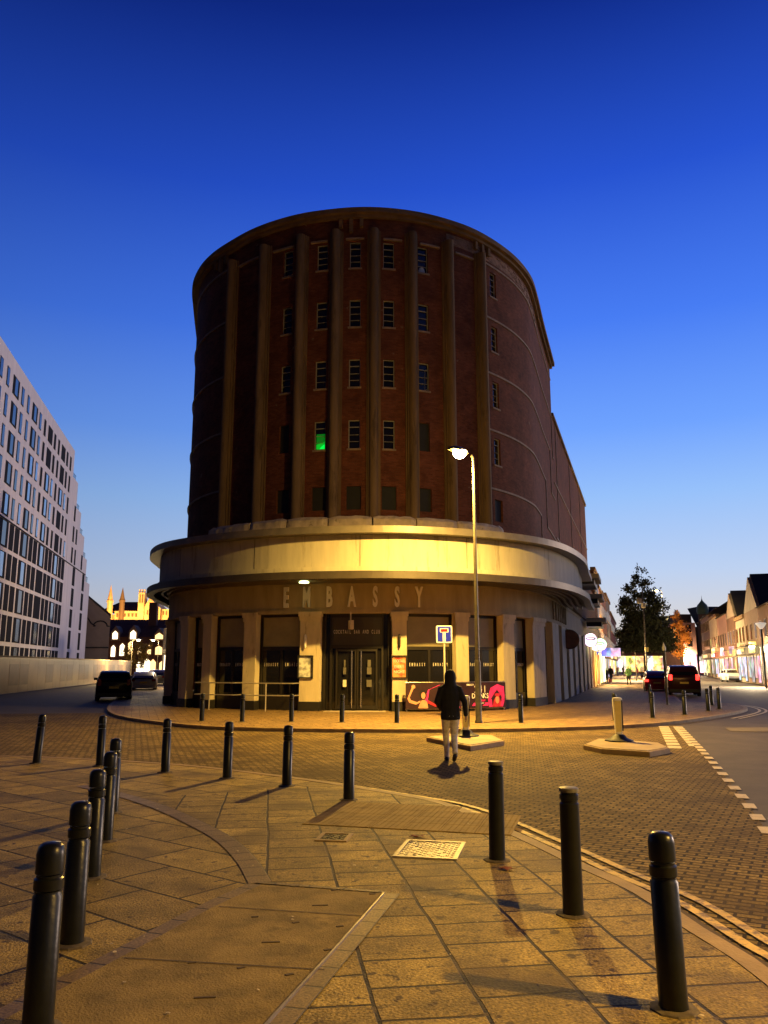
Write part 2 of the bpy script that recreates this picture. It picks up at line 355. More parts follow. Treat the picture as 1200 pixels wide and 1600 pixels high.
# right hand slab field lies on the same pavement
def sheet(name, pts, z, m): o = MB().poly([(p[0], p[1], z) for p in pts]).build(name, m); o['kind'] = 'structure'; return o
arc = [(-4.6, 12.75), (-3.7, 11.84), (-2.89, 10.85), (-2.24, 9.87), (-1.68, 8.92), (-1.29, 7.99), (-1.04, 7.2)]
AP = Path(arc, 6)
kin = KP.off(.15)
kpts = [p for p in kin.p if p.y < 12.6 and p.x > -1.6]
rp = [tuple(AP.at(t, 0)[:2]) for t in AP.samples(AP.L * .25, AP.L, .3)] + [(-.0, 6.83), (-.63, 4.4), (-2.2, -.5), (-2.2, -7)] + [(p.x, p.y) for p in reversed([p for p in kin.p if p.y < 12.9])] 
sheet('near_pavement_slabs', list(reversed(rp)), .004, M['slab_right'])
def strip(name, path, a, b, w, z, m, step=.3, o=0):
    q = MB(); S = path.samples(a, b, step)
    for s0, s1 in zip(S, S[1:]):
        q.quad(path.at(s0, o + w / 2, z), path.at(s1, o + w / 2, z), path.at(s1, o - w / 2, z), path.at(s0, o - w / 2, z), uv=((s0, w), (s1, w), (s1, 0), (s0, 0)))
    r = q.build(name, m); r['kind'] = 'structure'; return r
strip('paving_channel', AP, 0, AP.L, .2, .008, M['band'])
B1 = Path([(-1.07, 7.15), (-1.35, 6.5), (-1.72, 5.4), (-2.0, 4.6), (-2.6, 2.6)], 4); strip('paving_channel', B1, 0, B1.L, .14, .008, M['band'])
B2 = Path([(.06, 6.86), (-.52, 4.5), (-1.0, 2.6)], 4); strip('paving_channel', B2, 0, B2.L, .14, .012, M['band'])
B3 = Path([(-1.05, 7.19), (.02, 6.9)], 2); strip('paving_channel', B3, 0, B3.L, .05, .012, M['band'])
sheet('infill_panel', [(-1.02, 7.13), (-1.29, 6.5), (-1.66, 5.4), (-1.94, 4.6), (-2.5, 2.6), (-1.1, 2.6), (-.6, 4.5), (-.02, 6.86)], .010, M['panel'])
kerbm = MB(); SK = KP.samples(0, KP.L, .3)
for o0, o1, z0, z1, nm, mt in ((.0, .14, -.12, .006, 'near_kerb', 'kerb'), (-.2, .0, RD - .01, RD + .004, 'near_gutter', 'gutter')):
    o = band(KP, 0, KP.L, o0, o1, z0, z1, .3).build(nm, M[mt]); o['kind'] = 'structure'
for o in (-.27, -.45): strip('near_yellow_line', KP, 0, KP.L, .085, RD + .012, M['yellow'], .25, o)
# block paved junction
FK = [(-60, 190), (-34, 112), (-19.5, 62), (-14.3, 44), (-12.6, 38), (-10.9, 33), (-8.94, 29.2), (-5.91, 25.6), (-3.78, 24.5), (-.74, 23.95), (1.85, 23.95), (4.72, 24.45), (8.06, 26), (11.46, 29.5), (15.1, 34.6), (16.5, 38.5), (16.4, 40.5), (15.6, 41.3), (15.2, 42.3), (17.3, 49), (23.6, 69), (36.3, 110), (61, 190)]
FP = Path(FK, 5)
sheet('block_paved_junction', [(-34, 31)] + [(-11.2, 33.6)] + [(p.x, p.y) for p in FP.p if -10.9 < p.x and p.y < 27.2 ] + [(9.5, 27)] + [(6.68, 17.01), (5.13, 11.89), (4.43, 9.75), (3.6, 6), (3.1, -8)] + [(p.x, p.y) for p in reversed(KP.p)], RD, M['blocks'])
MB().prism([(p.x, p.y) for p in FP.off(-.02).p], -.12, 0).build('far_pavement', M['slab_far'])['kind'] = 'structure'
for o0, o1, z0, z1, nm, mt in ((-.02, .13, -.14, .006, 'far_kerb', 'kerb'), (.13, .3, RD - .01, RD + .004, 'far_gutter', 'gutter')):
    o = band(FP, 0, FP.L, o0, o1, z0, z1, .5).build(nm, M[mt]); o['kind'] = 'structure'
st = FP.s_ratio(.38); en = FP.s_ratio(.435) or FP.L * .8
i0 = min(range(len(FP.p)), key=lambda i: (FP.p[i] - Vector((12.5, 31))).length); i1 = min(range(len(FP.p)), key=lambda i: (FP.p[i] - Vector((16.4, 40.5))).length)
for o in (.6, .85): strip('far_painted_line', FP, FP.s[i0], FP.s[i1], .11, RD + .012, M['white'], .3, o)
# give-way markings between the blocks and the tarmac
dl = Path([(9.4, 26.3), (6.68, 17.01), (5.13, 11.89), (4.43, 9.75), (3.7, 7)], smooth=False)
def dashes(name, path, a, b, on, off, w, o=0):
    t = a; q = MB()
    while t + on < b:
        q.quad(path.at(t, o + w / 2, RD + .008), path.at(t, o - w / 2, RD + .008), path.at(t + on, o - w / 2, RD + .008), path.at(t + on, o + w / 2, RD + .008)); t += on + off
    r = q.build(name, M['white']); r['kind'] = 'structure'; return r
dashes('give_way_line', dl, 8.2, dl.L, .42, .45, .16)
dashes('give_way_line', dl, .2, 7.9, .5, .22, .17, .0); dashes('give_way_line', dl, .2, 7.0, .62, .12, .12, .14)
d2 = Path([(8.95, 26.3), (6.7, 18.9)], smooth=False); dashes('give_way_line', d2, .1, d2.L, .62, .2, .3, .05)
sheet('pale_road_repair', [(10.2, 24.3), (20, 23.2), (20, 25.2), (13, 26), (10.6, 25.7)], RD + .004, mat('pale_repair', (.17, .14, .1), .8, var=.2, vs=2))
# tactile slabs at the crossing point
tq = MB(); tb = MB(); ux = Vector((.965, -.26)); uy = Vector((.26, .965)); o0 = Vector((-.95, 9.72))
for i in range(6):
    for j in range(4):
        c = o0 + ux * (.4 * i) + uy * (.4 * j)
        if (c + ux * .2 + uy * .2).x > .9 and j > 2: continue
        p = [c + ux * a + uy * b for a, b in ((.004, .004), (.396, .004), (.396, .396), (.004, .396))]
        tq.prism([(v.x, v.y) for v in p], .004, .014)
        for a in range(6):
            for b in range(6):
                q = c + ux * (.034 + a * .0665) + uy * (.034 + b * .0665)
                tb.lathe([(.0125, .014), (.009, .0175), (0, .018)], (q.x, q.y, 0), 6)
M['tactile'] = mat('tactile_slab', (.3, .205, .056), .8, spec=.25, var=.25, vs=3, bump=.4, bs=50)
tq.v += []; n0 = len(tq.v); tq.v += tb.v; tq.f += [tuple(k + n0 for k in f) for f in tb.f]
tq.build('tactile_paving', M['tactile'])['kind'] = 'structure'
# inspection covers
def cover(cx, cy, sx, sy, rz, label, mf, ml, deep):
    t = thing('inspection_cover', label, 'manhole cover', (cx, cy, .004), rz, None)
    f = MB()
    for a, b, c, d in ((0, sy / 2, sx + .04, .04), (0, -sy / 2, sx + .04, .04), (-sx / 2, 0, .04, sy - .04), (sx / 2, 0, .04, sy - .04)): f.box((a, b, .006), (c, d, .016))
    f.build('frame', mf, t)
    l = MB(); l.box((0, 0, .001), (sx - .05, sy - .05, .008))
    nx, ny = int(sx / .045), int(sy / .045)
    for i in range(nx):
        for j in range(ny):
            if (i + j) % 2 == 0 and random.random() < .93: l.box((-sx / 2 + .045 + i * (sx - .09) / (nx - 1), -sy / 2 + .045 + j * (sy - .09) / (ny - 1), .007), (.026, .026, .007), .785)
    l.build('lid', ml, t)
M['cover_pale'] = mat('worn_cover', (.3, .26, .19), .5, .3, var=.35, vs=7)
cover(.46, 8.42, .58, .72, R(-12), 'larger pale inspection cover with patterned lid nearest the flat topped bollard', M['cover_pale'], M['cover_pale'], 0)
cover(-.53, 9.0, .3, .36, R(-8), 'small dark drain cover set in the paving left of the large pale cover', M['kerb'], M['cast'], 1)
leaf = mat('fallen_leaf', (.2, .06, .02), .8)
def leafobj(x, y, rz, label):
    m = MB(); pts = []
    for k in range(12):
        a = k / 12 * 6.283; r = (.085 if k % 2 else .05) * (1 + .5 * math.cos(a)); pts.append((x + r * math.cos(a + rz), y + .6 * r * math.sin(a + rz), .012 + .008 * (k % 3)))
    m.extr(pts, (0, 0, .003)); tag(m.build('fallen_leaf', leaf), label, 'leaf')
leafobj(1.07, 7.62, .3, 'reddish brown leaf litter on the slabs just right of the flat topped bollard')
leafobj(.35, 9.0, 1.3, 'dark leaf lying behind the big pale inspection cover')
# lifting keyholes in the infill panel
kq = MB()
for px, py, rr in ((463, 1387, .3), (522, 1393, .4), (582, 1399, .2), (398, 1435, .2), (462, 1444, .5), (531, 1450, .4), (377, 1515, .6), (452, 1526, .5), (300, 1507, .2), (512, 1487, .4)):
    g = G(px, py); kq.box((g.x, g.y, .0125), (.05, .022, .004), rr)
for px, py in ((500, 1417), (423, 1475), (320, 1562)):
    g = G(px, py); kq.box((g.x, g.y, .0125), (.12, .018, .004), .1)
kq.build('panel_keyholes', M['gutter'])['kind'] = 'structure'
sl = Path([(-.0, 6.83), (-.33, 5.5), (-.6, 4.45), (-1.0, 2.7)], smooth=False); band(sl, 0, sl.L, -.006, .006, .01, .026).build('steel_edging', M['steel'])['kind'] = 'structure'
sm = Path([(-1.25, 6.5), (-.15, 6.27)], smooth=False); strip('panel_joint', sm, 0, sm.L, .012, .014, M['gutter'])
sm = Path([(-1.62, 5.42), (-.36, 5.22)], smooth=False); strip('panel_joint', sm, 0, sm.L, .014, .014, M['gutter'])
# ================================================================== the cinema building
cin = thing('cinema_building', 'tall rounded dark brick cinema with fluted columns, cream canopy and EMBASSY lettering', 'building', (0, 45, 0))
inv = Matrix.Translation((0, -45, 0))
class Sub:                                                  # build in world coordinates, store relative to the thing's base
    def __init__(s, root): s.root = root; s.inv = Matrix.Translation(-root.location)
    def __call__(s, m, name, mt, parent=None, **k):
        m.v = [tuple(Vector(v) - s.root.location) for v in m.v]; return m.build(name, mt, parent or s.root, **k)
B = Sub(cin)
TP = Path([(-14.6, 62), (-13.2, 56), (-12.1, 50), (-11.35, 46), (-10.8, 43.4), (-9.95, 41.4), (-8.95, 39.9), (-7.7, 38.6), (-6.3, 37.4), (-4.65, 36.45), (-3.05, 35.9), (-.93, 35.6), (1.2, 35.9), (3.1, 36.7), (4.75, 37.85), (6.6, 39.9), (7.95, 42.2), (8.8, 44.6), (10.1, 49.0), (12.15, 55.7)], 6)
ZT = 23.6
def sr(px, path=TP, k=.9875): return path.s_ratio((px - 600) / 1250 / k)
colpx = [352, 404, 464, 521, 583, 645, 705, 757]
cols_s = [TP.s_ratio((p - 600) / 1250 / .9875 * (TP.at(sr(p)).y - .45) / TP.at(sr(p)).y) or sr(p) for p in colpx]
cols_s = [sr(p) for p in colpx]
rows = [(20.62, 21.98), (17.6, 18.98), (14.6, 15.98), (11.62, 13.0), (8.75, 9.85)]
winpx = [440, 497, 552, 608, 665, 781]
holes = []
for wi, px in enumerate(winpx):
    for ri, (z0, z1) in enumerate(rows):
        c = sr(px); hw = .27 if ri < 4 else .34
        holes.append((c - hw, c + hw, z0, z1, wi, ri))
q = wall_grid(TP, 0, TP.L, 6.8, ZT - .3, holes, .22, .5)
B(q, 'tower_wall', M['brick'], smooth=False)
e0, e1 = TP.at(0), TP.at(TP.L)
q = MB(); dd = (e1 - e0).length
q.quad(e1 + Vector((0, 0, 6.8)), e0 + Vector((0, 0, 6.8)), e0 + Vector((0, 0, ZT - .3)), e1 + Vector((0, 0, ZT - .3)), uv=((0, 6.8), (dd, 6.8), (dd, ZT), (0, ZT)))
B(q, 'tower_rear_wall', M['brick'])
q = MB().poly([(p.x, p.y, ZT - .3) for p in TP.p]); B(q, 'tower_roof', M['asphalt'])
# cornice with a thin soffit and stub corbels
q = band(TP, 0, TP.L, -.25, .38, ZT - .26, ZT); band(TP, 0, TP.L, -.25, .2, ZT - .42, ZT - .27, m=q); B(q, 'cornice', M['cornice'])
for px in (330, 545, 762):
    s0 = sr(px); q = MB()
    for k in (-.5, 0, .5): 
        p, u, n = TP.frame(s0 + k); c = p + n * .09; q.box((c.x, c.y, ZT - .8 + (0 if k == 0 else .12)), (.17, .18, .7 if k == 0 else .42), math.atan2(u.y, u.x))
    B(q, 'corbel', M['cornice'])
# big engaged columns: a stepped back plate and a half-round shaft
for s0 in cols_s:
    p, u, n = TP.frame(s0); q = MB(); top = 22.5; bot = 8.2
    prof = [(-.33, -.05), (-.33, .08), (-.265, .08), (-.265, .2), (-.22, .2)]
    for k in range(9):
        a = math.pi * (1 - k / 8); prof.append((.21 * math.cos(a), .24 + .22 * math.sin(a)))
    prof += [(.22, .2), (.265, .2), (.265, .08), (.33, .08), (.33, -.05)]
    ring = lambda z, kk=1: [(p.x + u.x * a * kk + n.x * b * kk, p.y + u.y * a * kk + n.y * b * kk, z) for a, b in prof]
    q.loft([ring(bot), ring(top)]); B(q, 'column', M['column'], smooth=True)
q = MB()
for k in range(150):
    s_ = random.uniform(cols_s[-2], TP.L - 9); z_ = random.choice((22.55, 22.63, 22.71, 22.79, 22.87, 22.95)); band(TP, s_, s_ + .2, -.01, random.uniform(.015, .05), z_, z_ + .065, 1, m=q)
band(TP, cols_s[-2], TP.L - 9, -.02, .006, 22.5, 23.05, m=q)
B(q, 'patterned_frieze', mat('pale_frieze_brick', (.3, .17, .1), .9, var=.4, vs=3))
# windows
def tower_window(c, hw, z0, z1, ri, wi):
    bd = ri == 4 or (ri == 3 and wi in (0, 4))
    if bd:
        q = band(TP, c - hw, c + hw, -.16, -.11, z0, z1); w_ = B(q, 'window', M['board']); return
    q = MB(); t = .035
    Mx = rot_to(TP, c, -.15, 0); W = hw * 2
    for x, z, a, b in ((-hw + t / 2, (z0 + z1) / 2, t, z1 - z0), (hw - t / 2, (z0 + z1) / 2, t, z1 - z0), (0, z0 + t / 2, W, t), (0, z1 - t / 2, W, t), (0, z1 - .33, W, t * .8), (0, z0 + .36, W, .012), (0, z0 + .68, W, .012)):
        q.box((x, -.03, z), (a, .05, b))
    if ri == 2 and wi == 4:                                # casement standing open
        for x, z, a, b in ((-.12, z0 + .5, .03, 1.0), (.12, z0 + .5, .03, 1.0), (0, z0 + .02, .25, .03), (0, z0 + 1.0, .25, .03)):
            i0 = len(q.v); q.box((x, 0, z), (a, .03, b))
            for i in range(i0, len(q.v)):
                v = q.v[i]; X = v[0] + .2; q.v[i] = (.1 + X * .35 - .1, -.05 - X * .75 - .05, v[2])
    place(q, Mx); fr = B(q, 'window', M['wframe']); B(band(TP, c - hw - .06, c + hw + .06, -.02, .05, z0 - .09, z0 - .005), 'sill', M['string'], fr)
    q = MB(); q.box((0, .03, (z0 + z1) / 2), (W, .02, z1 - z0)); place(q, Mx); B(q, 'pane', M['glass'], fr)
    if ri == 3 and wi == 1:
        q = MB(); q.box((0.02, .012, z0 + .42), (W - .1, .01, .76)); place(q, Mx); o = B(q, 'lit_blind', M['green0'], fr); B(place(MB().extr([(-.2, .004, z0 + .08), (.22, .004, z0 + .06), (.22, .004, z0 + .44), (.02, .004, z0 + .36), (-.2, .004, z0 + .3)], (0, -.004, 0)), Mx), 'glow_gradient', M['green'], fr); B(place(MB().extr([(-.05, -.004, z0 + .08), (.2, -.004, z0 + .08), (.2, -.004, z0 + .3), (.05, -.004, z0 + .2)], (0, -.004, 0)), Mx), 'glow_gradient', M['green2'], fr); o['label'] = 'blind glowing bright green'  # stacked brighter pieces imitate the gradient of the green glow, strongest low down
    if ri == 0 and wi == 4:
        q = MB(); q.lathe([(.14, 0), (.17, .1), (.12, .26), (0, .33)], (0, -.0, z0 + .04), 10); q.v = [(a, b * .3, c_) for a, b, c_ in q.v]; place(q, Mx); B(q, 'white_cloth', M['cloth_white'], fr)
for h in holes: tower_window((h[0] + h[1]) / 2, (h[1] - h[0]) / 2, h[2], h[3], h[5], h[4])
# slim hood over the top row, broken at the columns
for a, b in zip(cols_s, cols_s[1:]):
    if b - a > 1.2: B(band(TP, a + .46, b - .46, -.02, .12, 22.06, 22.15), 'lintel', M['string'])
# string courses: each stops in a vertical drop, then runs on along the flank one level lower
SZ = [22.25, 19.3, 16.3, 13.3, 10.3]
drop = [(TP.s_ratio(r) if r else TP.L - .1) for r in (0, .2172, .2140, .2072, .1998)]
for k, z in enumerate(SZ):
    end = drop[k] if drop[k] else TP.L - 2
    q = band(TP, cols_s[-1] + .46, end, -.02, .05, z, z + .1); zz = SZ[k + 1] if k < 4 else 7.2
    if k >= 1:
        band(TP, end - .1, end, -.02, .05, zz if k < 4 else 7.2, z - .001, m=q)
    B(q, 'string_course', M['string'])
    if 1 <= k < 4: B(band(TP, end + .002, TP.L, -.02, .05, zz, zz + .1), 'string_course', M['string'])
    B(band(TP, 3, cols_s[0] - .46, -.02, .07, z, z + .1), 'string_course', M['string'])
# rear block
RP = Path([(12.15, 55.75), (22.9, 89.5)], smooth=False)
q = MB(); bl = [(12.15, 55.75), (22.9, 89.5), (6, 95), (-20, 95), (-14.6, 62.05)]
for (a, b) in zip(bl, bl[1:] + bl[:1]):
    l_ = math.hypot(b[0] - a[0], b[1] - a[1]); q.quad((*a, 0), (*b, 0), (*b, 19.6), (*a, 19.6), uv=((0, 0), (l_, 0), (l_, 19.6), (0, 19.6)))
q.poly([(*p, 19.6) for p in bl]); B(q, 'rear_block', M['brick'])
B(band(RP, 0, RP.L, -.3, .15, 19.6, 19.85), 'rear_parapet', M['cornice'])
for z in (10.6, 14.6): B(band(RP, 0.1, RP.L, -.02, .06, z, z + .12), 'string_course', M['string'])
for s0 in (2.2, 14, 26): B(band(RP, s0, s0 + .1, -.02, .05, 6, 19.4), 'string_course', M['string'])
# flaking coping blocks at the foot of the tower
LP = TP.off(.62)
js = [LP.s_ratio((px - 600) / 1250 / .987) for px in (331, 394, 451, 514, 582, 649, 712, 783)]
js = [x for x in js]
for a, b in zip(js, js[1:]):
    q = MB(); S = LP.samples(a + .03, b - .03, .25); n = len(S); rings = []
    for k, t in enumerate(S):
        e = .06 * (1 if k in (0, n - 1) else 0)
        rings.append([LP.at(t, -.6, 7.3), LP.at(t, .2 - e, 7.72), LP.at(t, .28 - e, 7.84), LP.at(t, .25 - e + random.uniform(-.03, .02), 8.18 + random.uniform(-.03, .03)), LP.at(t, .1, 8.32 - e + random.uniform(-.02, .03)), LP.at(t, -.6, 8.34 - e)])
    q.loft(rings); B(q, 'coping_block', M['coping'])
# canopy: upper roof slab, cream fascia, lower rim and slatted soffit
CP = Path([(-15.5, 62), (-13.4, 53), (-12.3, 46), (-11.7, 41), (-11.15, 37.8), (-9.9, 34.9), (-8.1, 33), (-5.6, 31.4), (-3.3, 30.55), (-.6, 30.15), (1.4, 30.35), (3.7, 31.15), (6, 32.6), (7.6, 34.4), (8.9, 36.8), (10.2, 40.1), (11.3, 44), (12.6, 48.4)], 6)
def cap_end(o0, o1, z0, z1): pass
B(band(CP, 0, CP.L, -4.2, 0, 6.8, 7.07), 'canopy_roof', M['rim'], smooth=False)
B(band(CP, 0, CP.L - 2.0, -.9, -.5, 5.56, 6.79), 'fascia', M['fascia'])
for k in range(9): B(band(CP, 6 + k * 4.6, 6.02 + k * 4.6, -.502, -.494, 5.57, 6.78), 'fascia_joint', M['plinth'])
B(band(CP, 0, CP.L - 2.0, -.75, -.38, 5.38, 5.55), 'fascia_lip', M['fascia'])
B(band(CP, 0, CP.L, -.28, .06, 5.04, 5.32), 'canopy_rim', M['dark_rim'])
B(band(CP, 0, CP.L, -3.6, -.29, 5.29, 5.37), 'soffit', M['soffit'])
q = MB()
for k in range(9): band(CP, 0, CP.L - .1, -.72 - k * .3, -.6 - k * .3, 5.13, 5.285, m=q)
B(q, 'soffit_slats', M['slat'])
q = MB().lathe([(.2, 0), (.2, .05), (.12, .09)], tuple(AT(475, 911, 31.9)), 14); B(q, 'soffit_light', emat('greenish_light', (.9, 1, .35), 5))
q = MB().lathe([(.09, 0), (.09, .08)], tuple(AT(789, 913, 33.9)), 10); B(q, 'soffit_light', M['cream'])
# ground storey
WP = Path([(-15.6, 66), (-13.4, 54), (-12, 46.5), (-11.0, 41.2), (-10.1, 38.2), (-9.0, 36.4), (-7.2, 34.9), (-4.4, 33.6), (-2, 33.05), (0, 33.0), (2.6, 33.5), (5.2, 35.0), (7.3, 37.9), (8.6, 41), (9.8, 44.6), (12.5, 53), (15.9, 63.6), (22.9, 85.6)], 6)
def wsr(px, k=1.012): return WP.s_ratio((px - 600) / 1250 / k)
q = band(WP, 0, WP.L, -.6, 0, 3.92, 5.28); B(q, 'sign_band', M['band_wall'])
B(band(WP, 0, WP.L, 0.002, .05, 3.92, 4.08), 'band_moulding', M['band_wall']); B(band(WP, 0, WP.L, .002, .05, 5.08, 5.14), 'band_moulding', M['band_wall'])
q = MB()
for a, b in ((.0, .0),): pass
pill = [(283, 297), (317, 333), (380, 403), (467, 503), (610, 638), (709, 733), (783, 803), (830, 850)]
ps = [(wsr(a), wsr(b)) for a, b in pill]
# flank beyond the last pillar: alternating piers
s = wsr(862); flank = []
while s < WP.L - 6: flank.append((s, s + 2.3)); s += 4.0
s = ps[0][0] - 3.2; left_flank = []
while s > 4: left_flank.append((s - .7, s)); s -= 3.4
def pillar(a, b, z=3.92):
    B(band(WP, a, b, -.3, .06, .36, z - .001), 'pillar', M['cream'])
    if (a, b) in flank: B(band(WP, a, b, -.3, .07, 0, .37), 'plinth', M['cream']); return
    q = band(WP, a - .03, b + .03, -.2, .1, z - .3, z - .13); band(WP, a - .06, b + .06, -.2, .15, z - .13, z + .06, m=q); B(q, 'capital', M['cream'])
    B(band(WP, a - .02, b + .02, -.3, .09, 0, .37), 'plinth', M['plinth'])
ps = [(a + .07, b - .07) for a, b in ps]
for a, b in ps + flank + left_flank: pillar(a, b)
allp = sorted(left_flank + ps + flank)
def bay(a, b, door=False):
    o = -.36
    q = MB(); t = .09
    for x0, x1 in ((a, a + t), (b - t, b)): band(WP, x0, x1, o - .12, o, .0, 3.92, m=q)
    mid = (a + b) / 2
    band(WP, a + t, b - t, o - .1, o - .01, 2.44, 2.58, m=q); band(WP, a + t, b - t, o - .1, o - .01, 3.8, 3.92, m=q); band(WP, a + t, b - t, o - .1, o, .0, .62, m=q)
    band(WP, mid - .05, mid + .05, o - .1, o - .01, .62, 2.44, m=q)
    f = B(q, 'shop_window', M['frame'])
    B(band(WP, a + t, b - t, o - .09, o - .05, .62, 2.44), 'pane', M['glass'], f); B(band(WP, a + t, b - t, o - .09, o - .05, 2.58, 3.8), 'upper_pane', M['curtain'], f)
    if b - a > 1.0:
        for xm, wd in (((a + mid) / 2, mid - a), ((mid + b) / 2, b - mid)):
            q = MB(); n = 7; W_ = wd * .62
            for i, ch in enumerate('EMBASSY'):
                tm = text_mb(ch, .13, .42, .004, .02); place(tm, rot_to(WP, xm - W_ / 2 + W_ * i / 6, o - .04, 1.78)); i0 = len(q.v); q.v += tm.v; q.f += [tuple(k + i0 for k in fc) for fc in tm.f]
            B(q, 'window_lettering', M['text_white'], f)
for (a0, a1), (b0, b1) in zip(allp, allp[1:]):
    if abs(a1 - ps[3][1]) < .01: continue
    bay(a1, b0)
# entrance recess
a, b = ps[3][1], ps[4][0]; o = -.42; dw = b - a
q = MB()
for x0, x1 in ((a, a + .12), (a + .32, a + .4), (b - .12, b), (b - .4, b - .32)): band(WP, x0, x1, o - .1, o, 0, 3.92, m=q)
band(WP, a + .4, b - .4, o - .1, o, 2.5, 2.64, m=q); band(WP, a + .4, b - .4, o - .1, o, 3.75, 3.92, m=q)
ef = B(q, 'entrance_frame', M['frame'])
B(band(WP, a + .12, b - .12, o - .16, o - .11, 0, 3.92), 'entrance_glazing', M['glass'], ef)
B(band(WP, a + .4, b - .4, o - .09, o - .05, 2.64, 3.75), 'fanlight', mat('dull_fanlight', (.05, .042, .03), .3), ef)
mid = (a + b) / 2
for sg in (-1, 1):
    x0, x1 = (mid - .9, mid - .012) if sg < 0 else (mid + .012, mid + .9)
    q = MB(); band(WP, x0, x0 + .07, o - .06, o + .0, .05, 2.48, m=q); band(WP, x1 - .07, x1, o - .06, o, .05, 2.48, m=q); band(WP, x0 + .07, x1 - .07, o - .06, o, .05, .2, m=q); band(WP, x0 + .07, x1 - .07, o - .06, o, 2.38, 2.48, m=q)
    d = B(q, 'door', M['frame'])
    xh = mid + sg * .2
    B(MB().tube([WP.at(xh, o + .1, .12), WP.at(xh, o + .1, 2.4)], .022), 'door_handle', mat('polished_handle', (.7, .68, .66), .2, .9), d)
    for i, (z, ww) in enumerate(((1.45, .2), (.95, .22), (1.75, .14))):
        B(band(WP, xh + sg * (.35 if sg > 0 else .28) - ww / 2, xh + sg * .35 + ww / 2, o + .001, o + .006, z, z + .28), 'notice', M['paper'] if (sg < 0 and i == 1) else mat('dim_notice', (.12, .11, .09), .7), d)
q = MB(); tx = 'COCKTAIL BAR AND CLUB'; W_ = 1.95
for i, ch in enumerate(tx):
    if ch == ' ': continue
    tm = text_mb(ch, .15, .45, .004, .015); place(tm, rot_to(WP, mid - W_ / 2 + W_ * i / (len(tx) - 1), o + .0, 3.1)); i0 = len(q.v); q.v += tm.v; q.f += [tuple(k + i0 for k in fc) for fc in tm.f]
B(q, 'fanlight_lettering', M['text_white'], ef)
q = MB(); c = WP.at(mid, .25, 0); q.box((c.x, c.y, .012), (dw - .5, .9, .016)); B(q, 'door_mat', mat('pale_mat', (.45, .36, .24), .9))
# EMBASSY in raised condensed capitals, once on the front and once on the right flank
for i, (ch, px) in enumerate(zip('EMBASSY', (448, 480, 515, 550, 586, 620, 654))):
    s0 = WP.s_ratio((px - 600) / 1250 / 1.0055); tm = text_mb(ch, .78, .4 if ch != 'M' else .38, .09, .035); place(tm, rot_to(WP, s0, .06, 4.2)); B(tm, 'sign_letter', M['letter'])
s0 = wsr(862)
for i, ch in enumerate('EMBASSY'):
    tm = text_mb(ch, .86, .42, .09, .03); place(tm, rot_to(WP, s0 + .3 + i * .95, .06, 4.12)); B(tm, 'sign_letter', mat('dark_letter', (.12, .085, .05), .6))
# bits on the entrance pillars
for k, (px, colr) in enumerate(((479, 0), (623, 1))):
    s0 = wsr(px)
    q = MB(); Mx = rot_to(WP, s0, .06, 0)
    for x, z, a_, b_ in ((-.3, 1.75, .05, .92), (.3, 1.75, .05, .92), (0, 1.29 + .025 - .0, .55, .05), (0, 2.21 - .025, .55, .05)): q.box((x, -.04, z), (a_, .08, b_))
    place(q, Mx); pf = B(q, 'poster_case', M['black'])
    pm = bpy.data.materials.new('poster_art'); pm.use_nodes = True; nt = pm.node_tree; nn = nt.nodes['Principled BSDF']; nz = nt.nodes.new('ShaderNodeTexNoise'); nz.inputs['Scale'].default_value = 4; rr = nt.nodes.new('ShaderNodeValToRGB')
    tco = nt.nodes.new('ShaderNodeNewGeometry'); nt.links.new(tco.outputs['Position'], nz.inputs[0]); nt.links.new(nz.outputs[0], rr.inputs[0]); nt.links.new(rr.outputs[0], nn.inputs['Base Color']); e = rr.color_ramp.elements
    e[0].position = .38; e[1].position = .6
    e[0].color = (.25, .27, .3, 1) if k == 0 else (.35, .03, .02, 1); e[1].color = (.85, .87, .8, 1) if k == 0 else (.8, .35, .12, 1)
    q = MB(); q.box((0, -.012, 1.75), (.55, .02, .86)); place(q, Mx); B(q, 'poster', pm, pf)
    if k == 1:
        for j, (tt, zz) in enumerate((('COCKTAILS', 1.93), ('EVERY', 1.7), ('NIGHT', 1.5))):
            tm = text_mb(tt, .11, .6 if j == 0 else .9, .004, .02); place(tm, Mx @ Matrix.Translation((0, -.026, zz))); B(tm, 'poster_lettering', M['text_white'], pf)
    q = MB(); q.box((0, -.03, 2.78), (.07, .06, .12)); q.lathe([(.02, -.28), (.055, -.2), (.06, .2), (.02, .28)], (0, -.1, 2.78), 10); place(q, Mx); B(q, 'wall_lamp', M['letter'] if k == 0 else M['black'])
q = MB(); q.tube([(0, -.3, 3.95), (0, -.3, 3.62)], .03); q.box((.02, -.3, 3.42), (.16, .35, .36), .3); place(q, rot_to(WP, wsr(549), 0, 0)); B(q, 'hanging_camera', M['cream'])
# guard rails in front of the left windows
def railing(pa, pb, posts):
    a, b = wsr(pa), wsr(pb); q = MB()
    for z in (.62, 1.1):
        q.tube([WP.at(t, .75, z) for t in WP.samples(a, b, .5)], .022)
    for e_ in (a, b):
        for z in (.62, 1.1): q.tube([WP.at(e_, .75, z), WP.at(e_, .16, z)], .018)
    for pp in posts: q.tube([WP.at(wsr(pp), .75, .0), WP.at(wsr(pp), .75, 1.12)], .026)
    B(q, 'railing', mat('galvanised_rail', (.6, .55, .45), .4, .5))
railing(328, 384, (349,)); railing(398, 470, (431,))
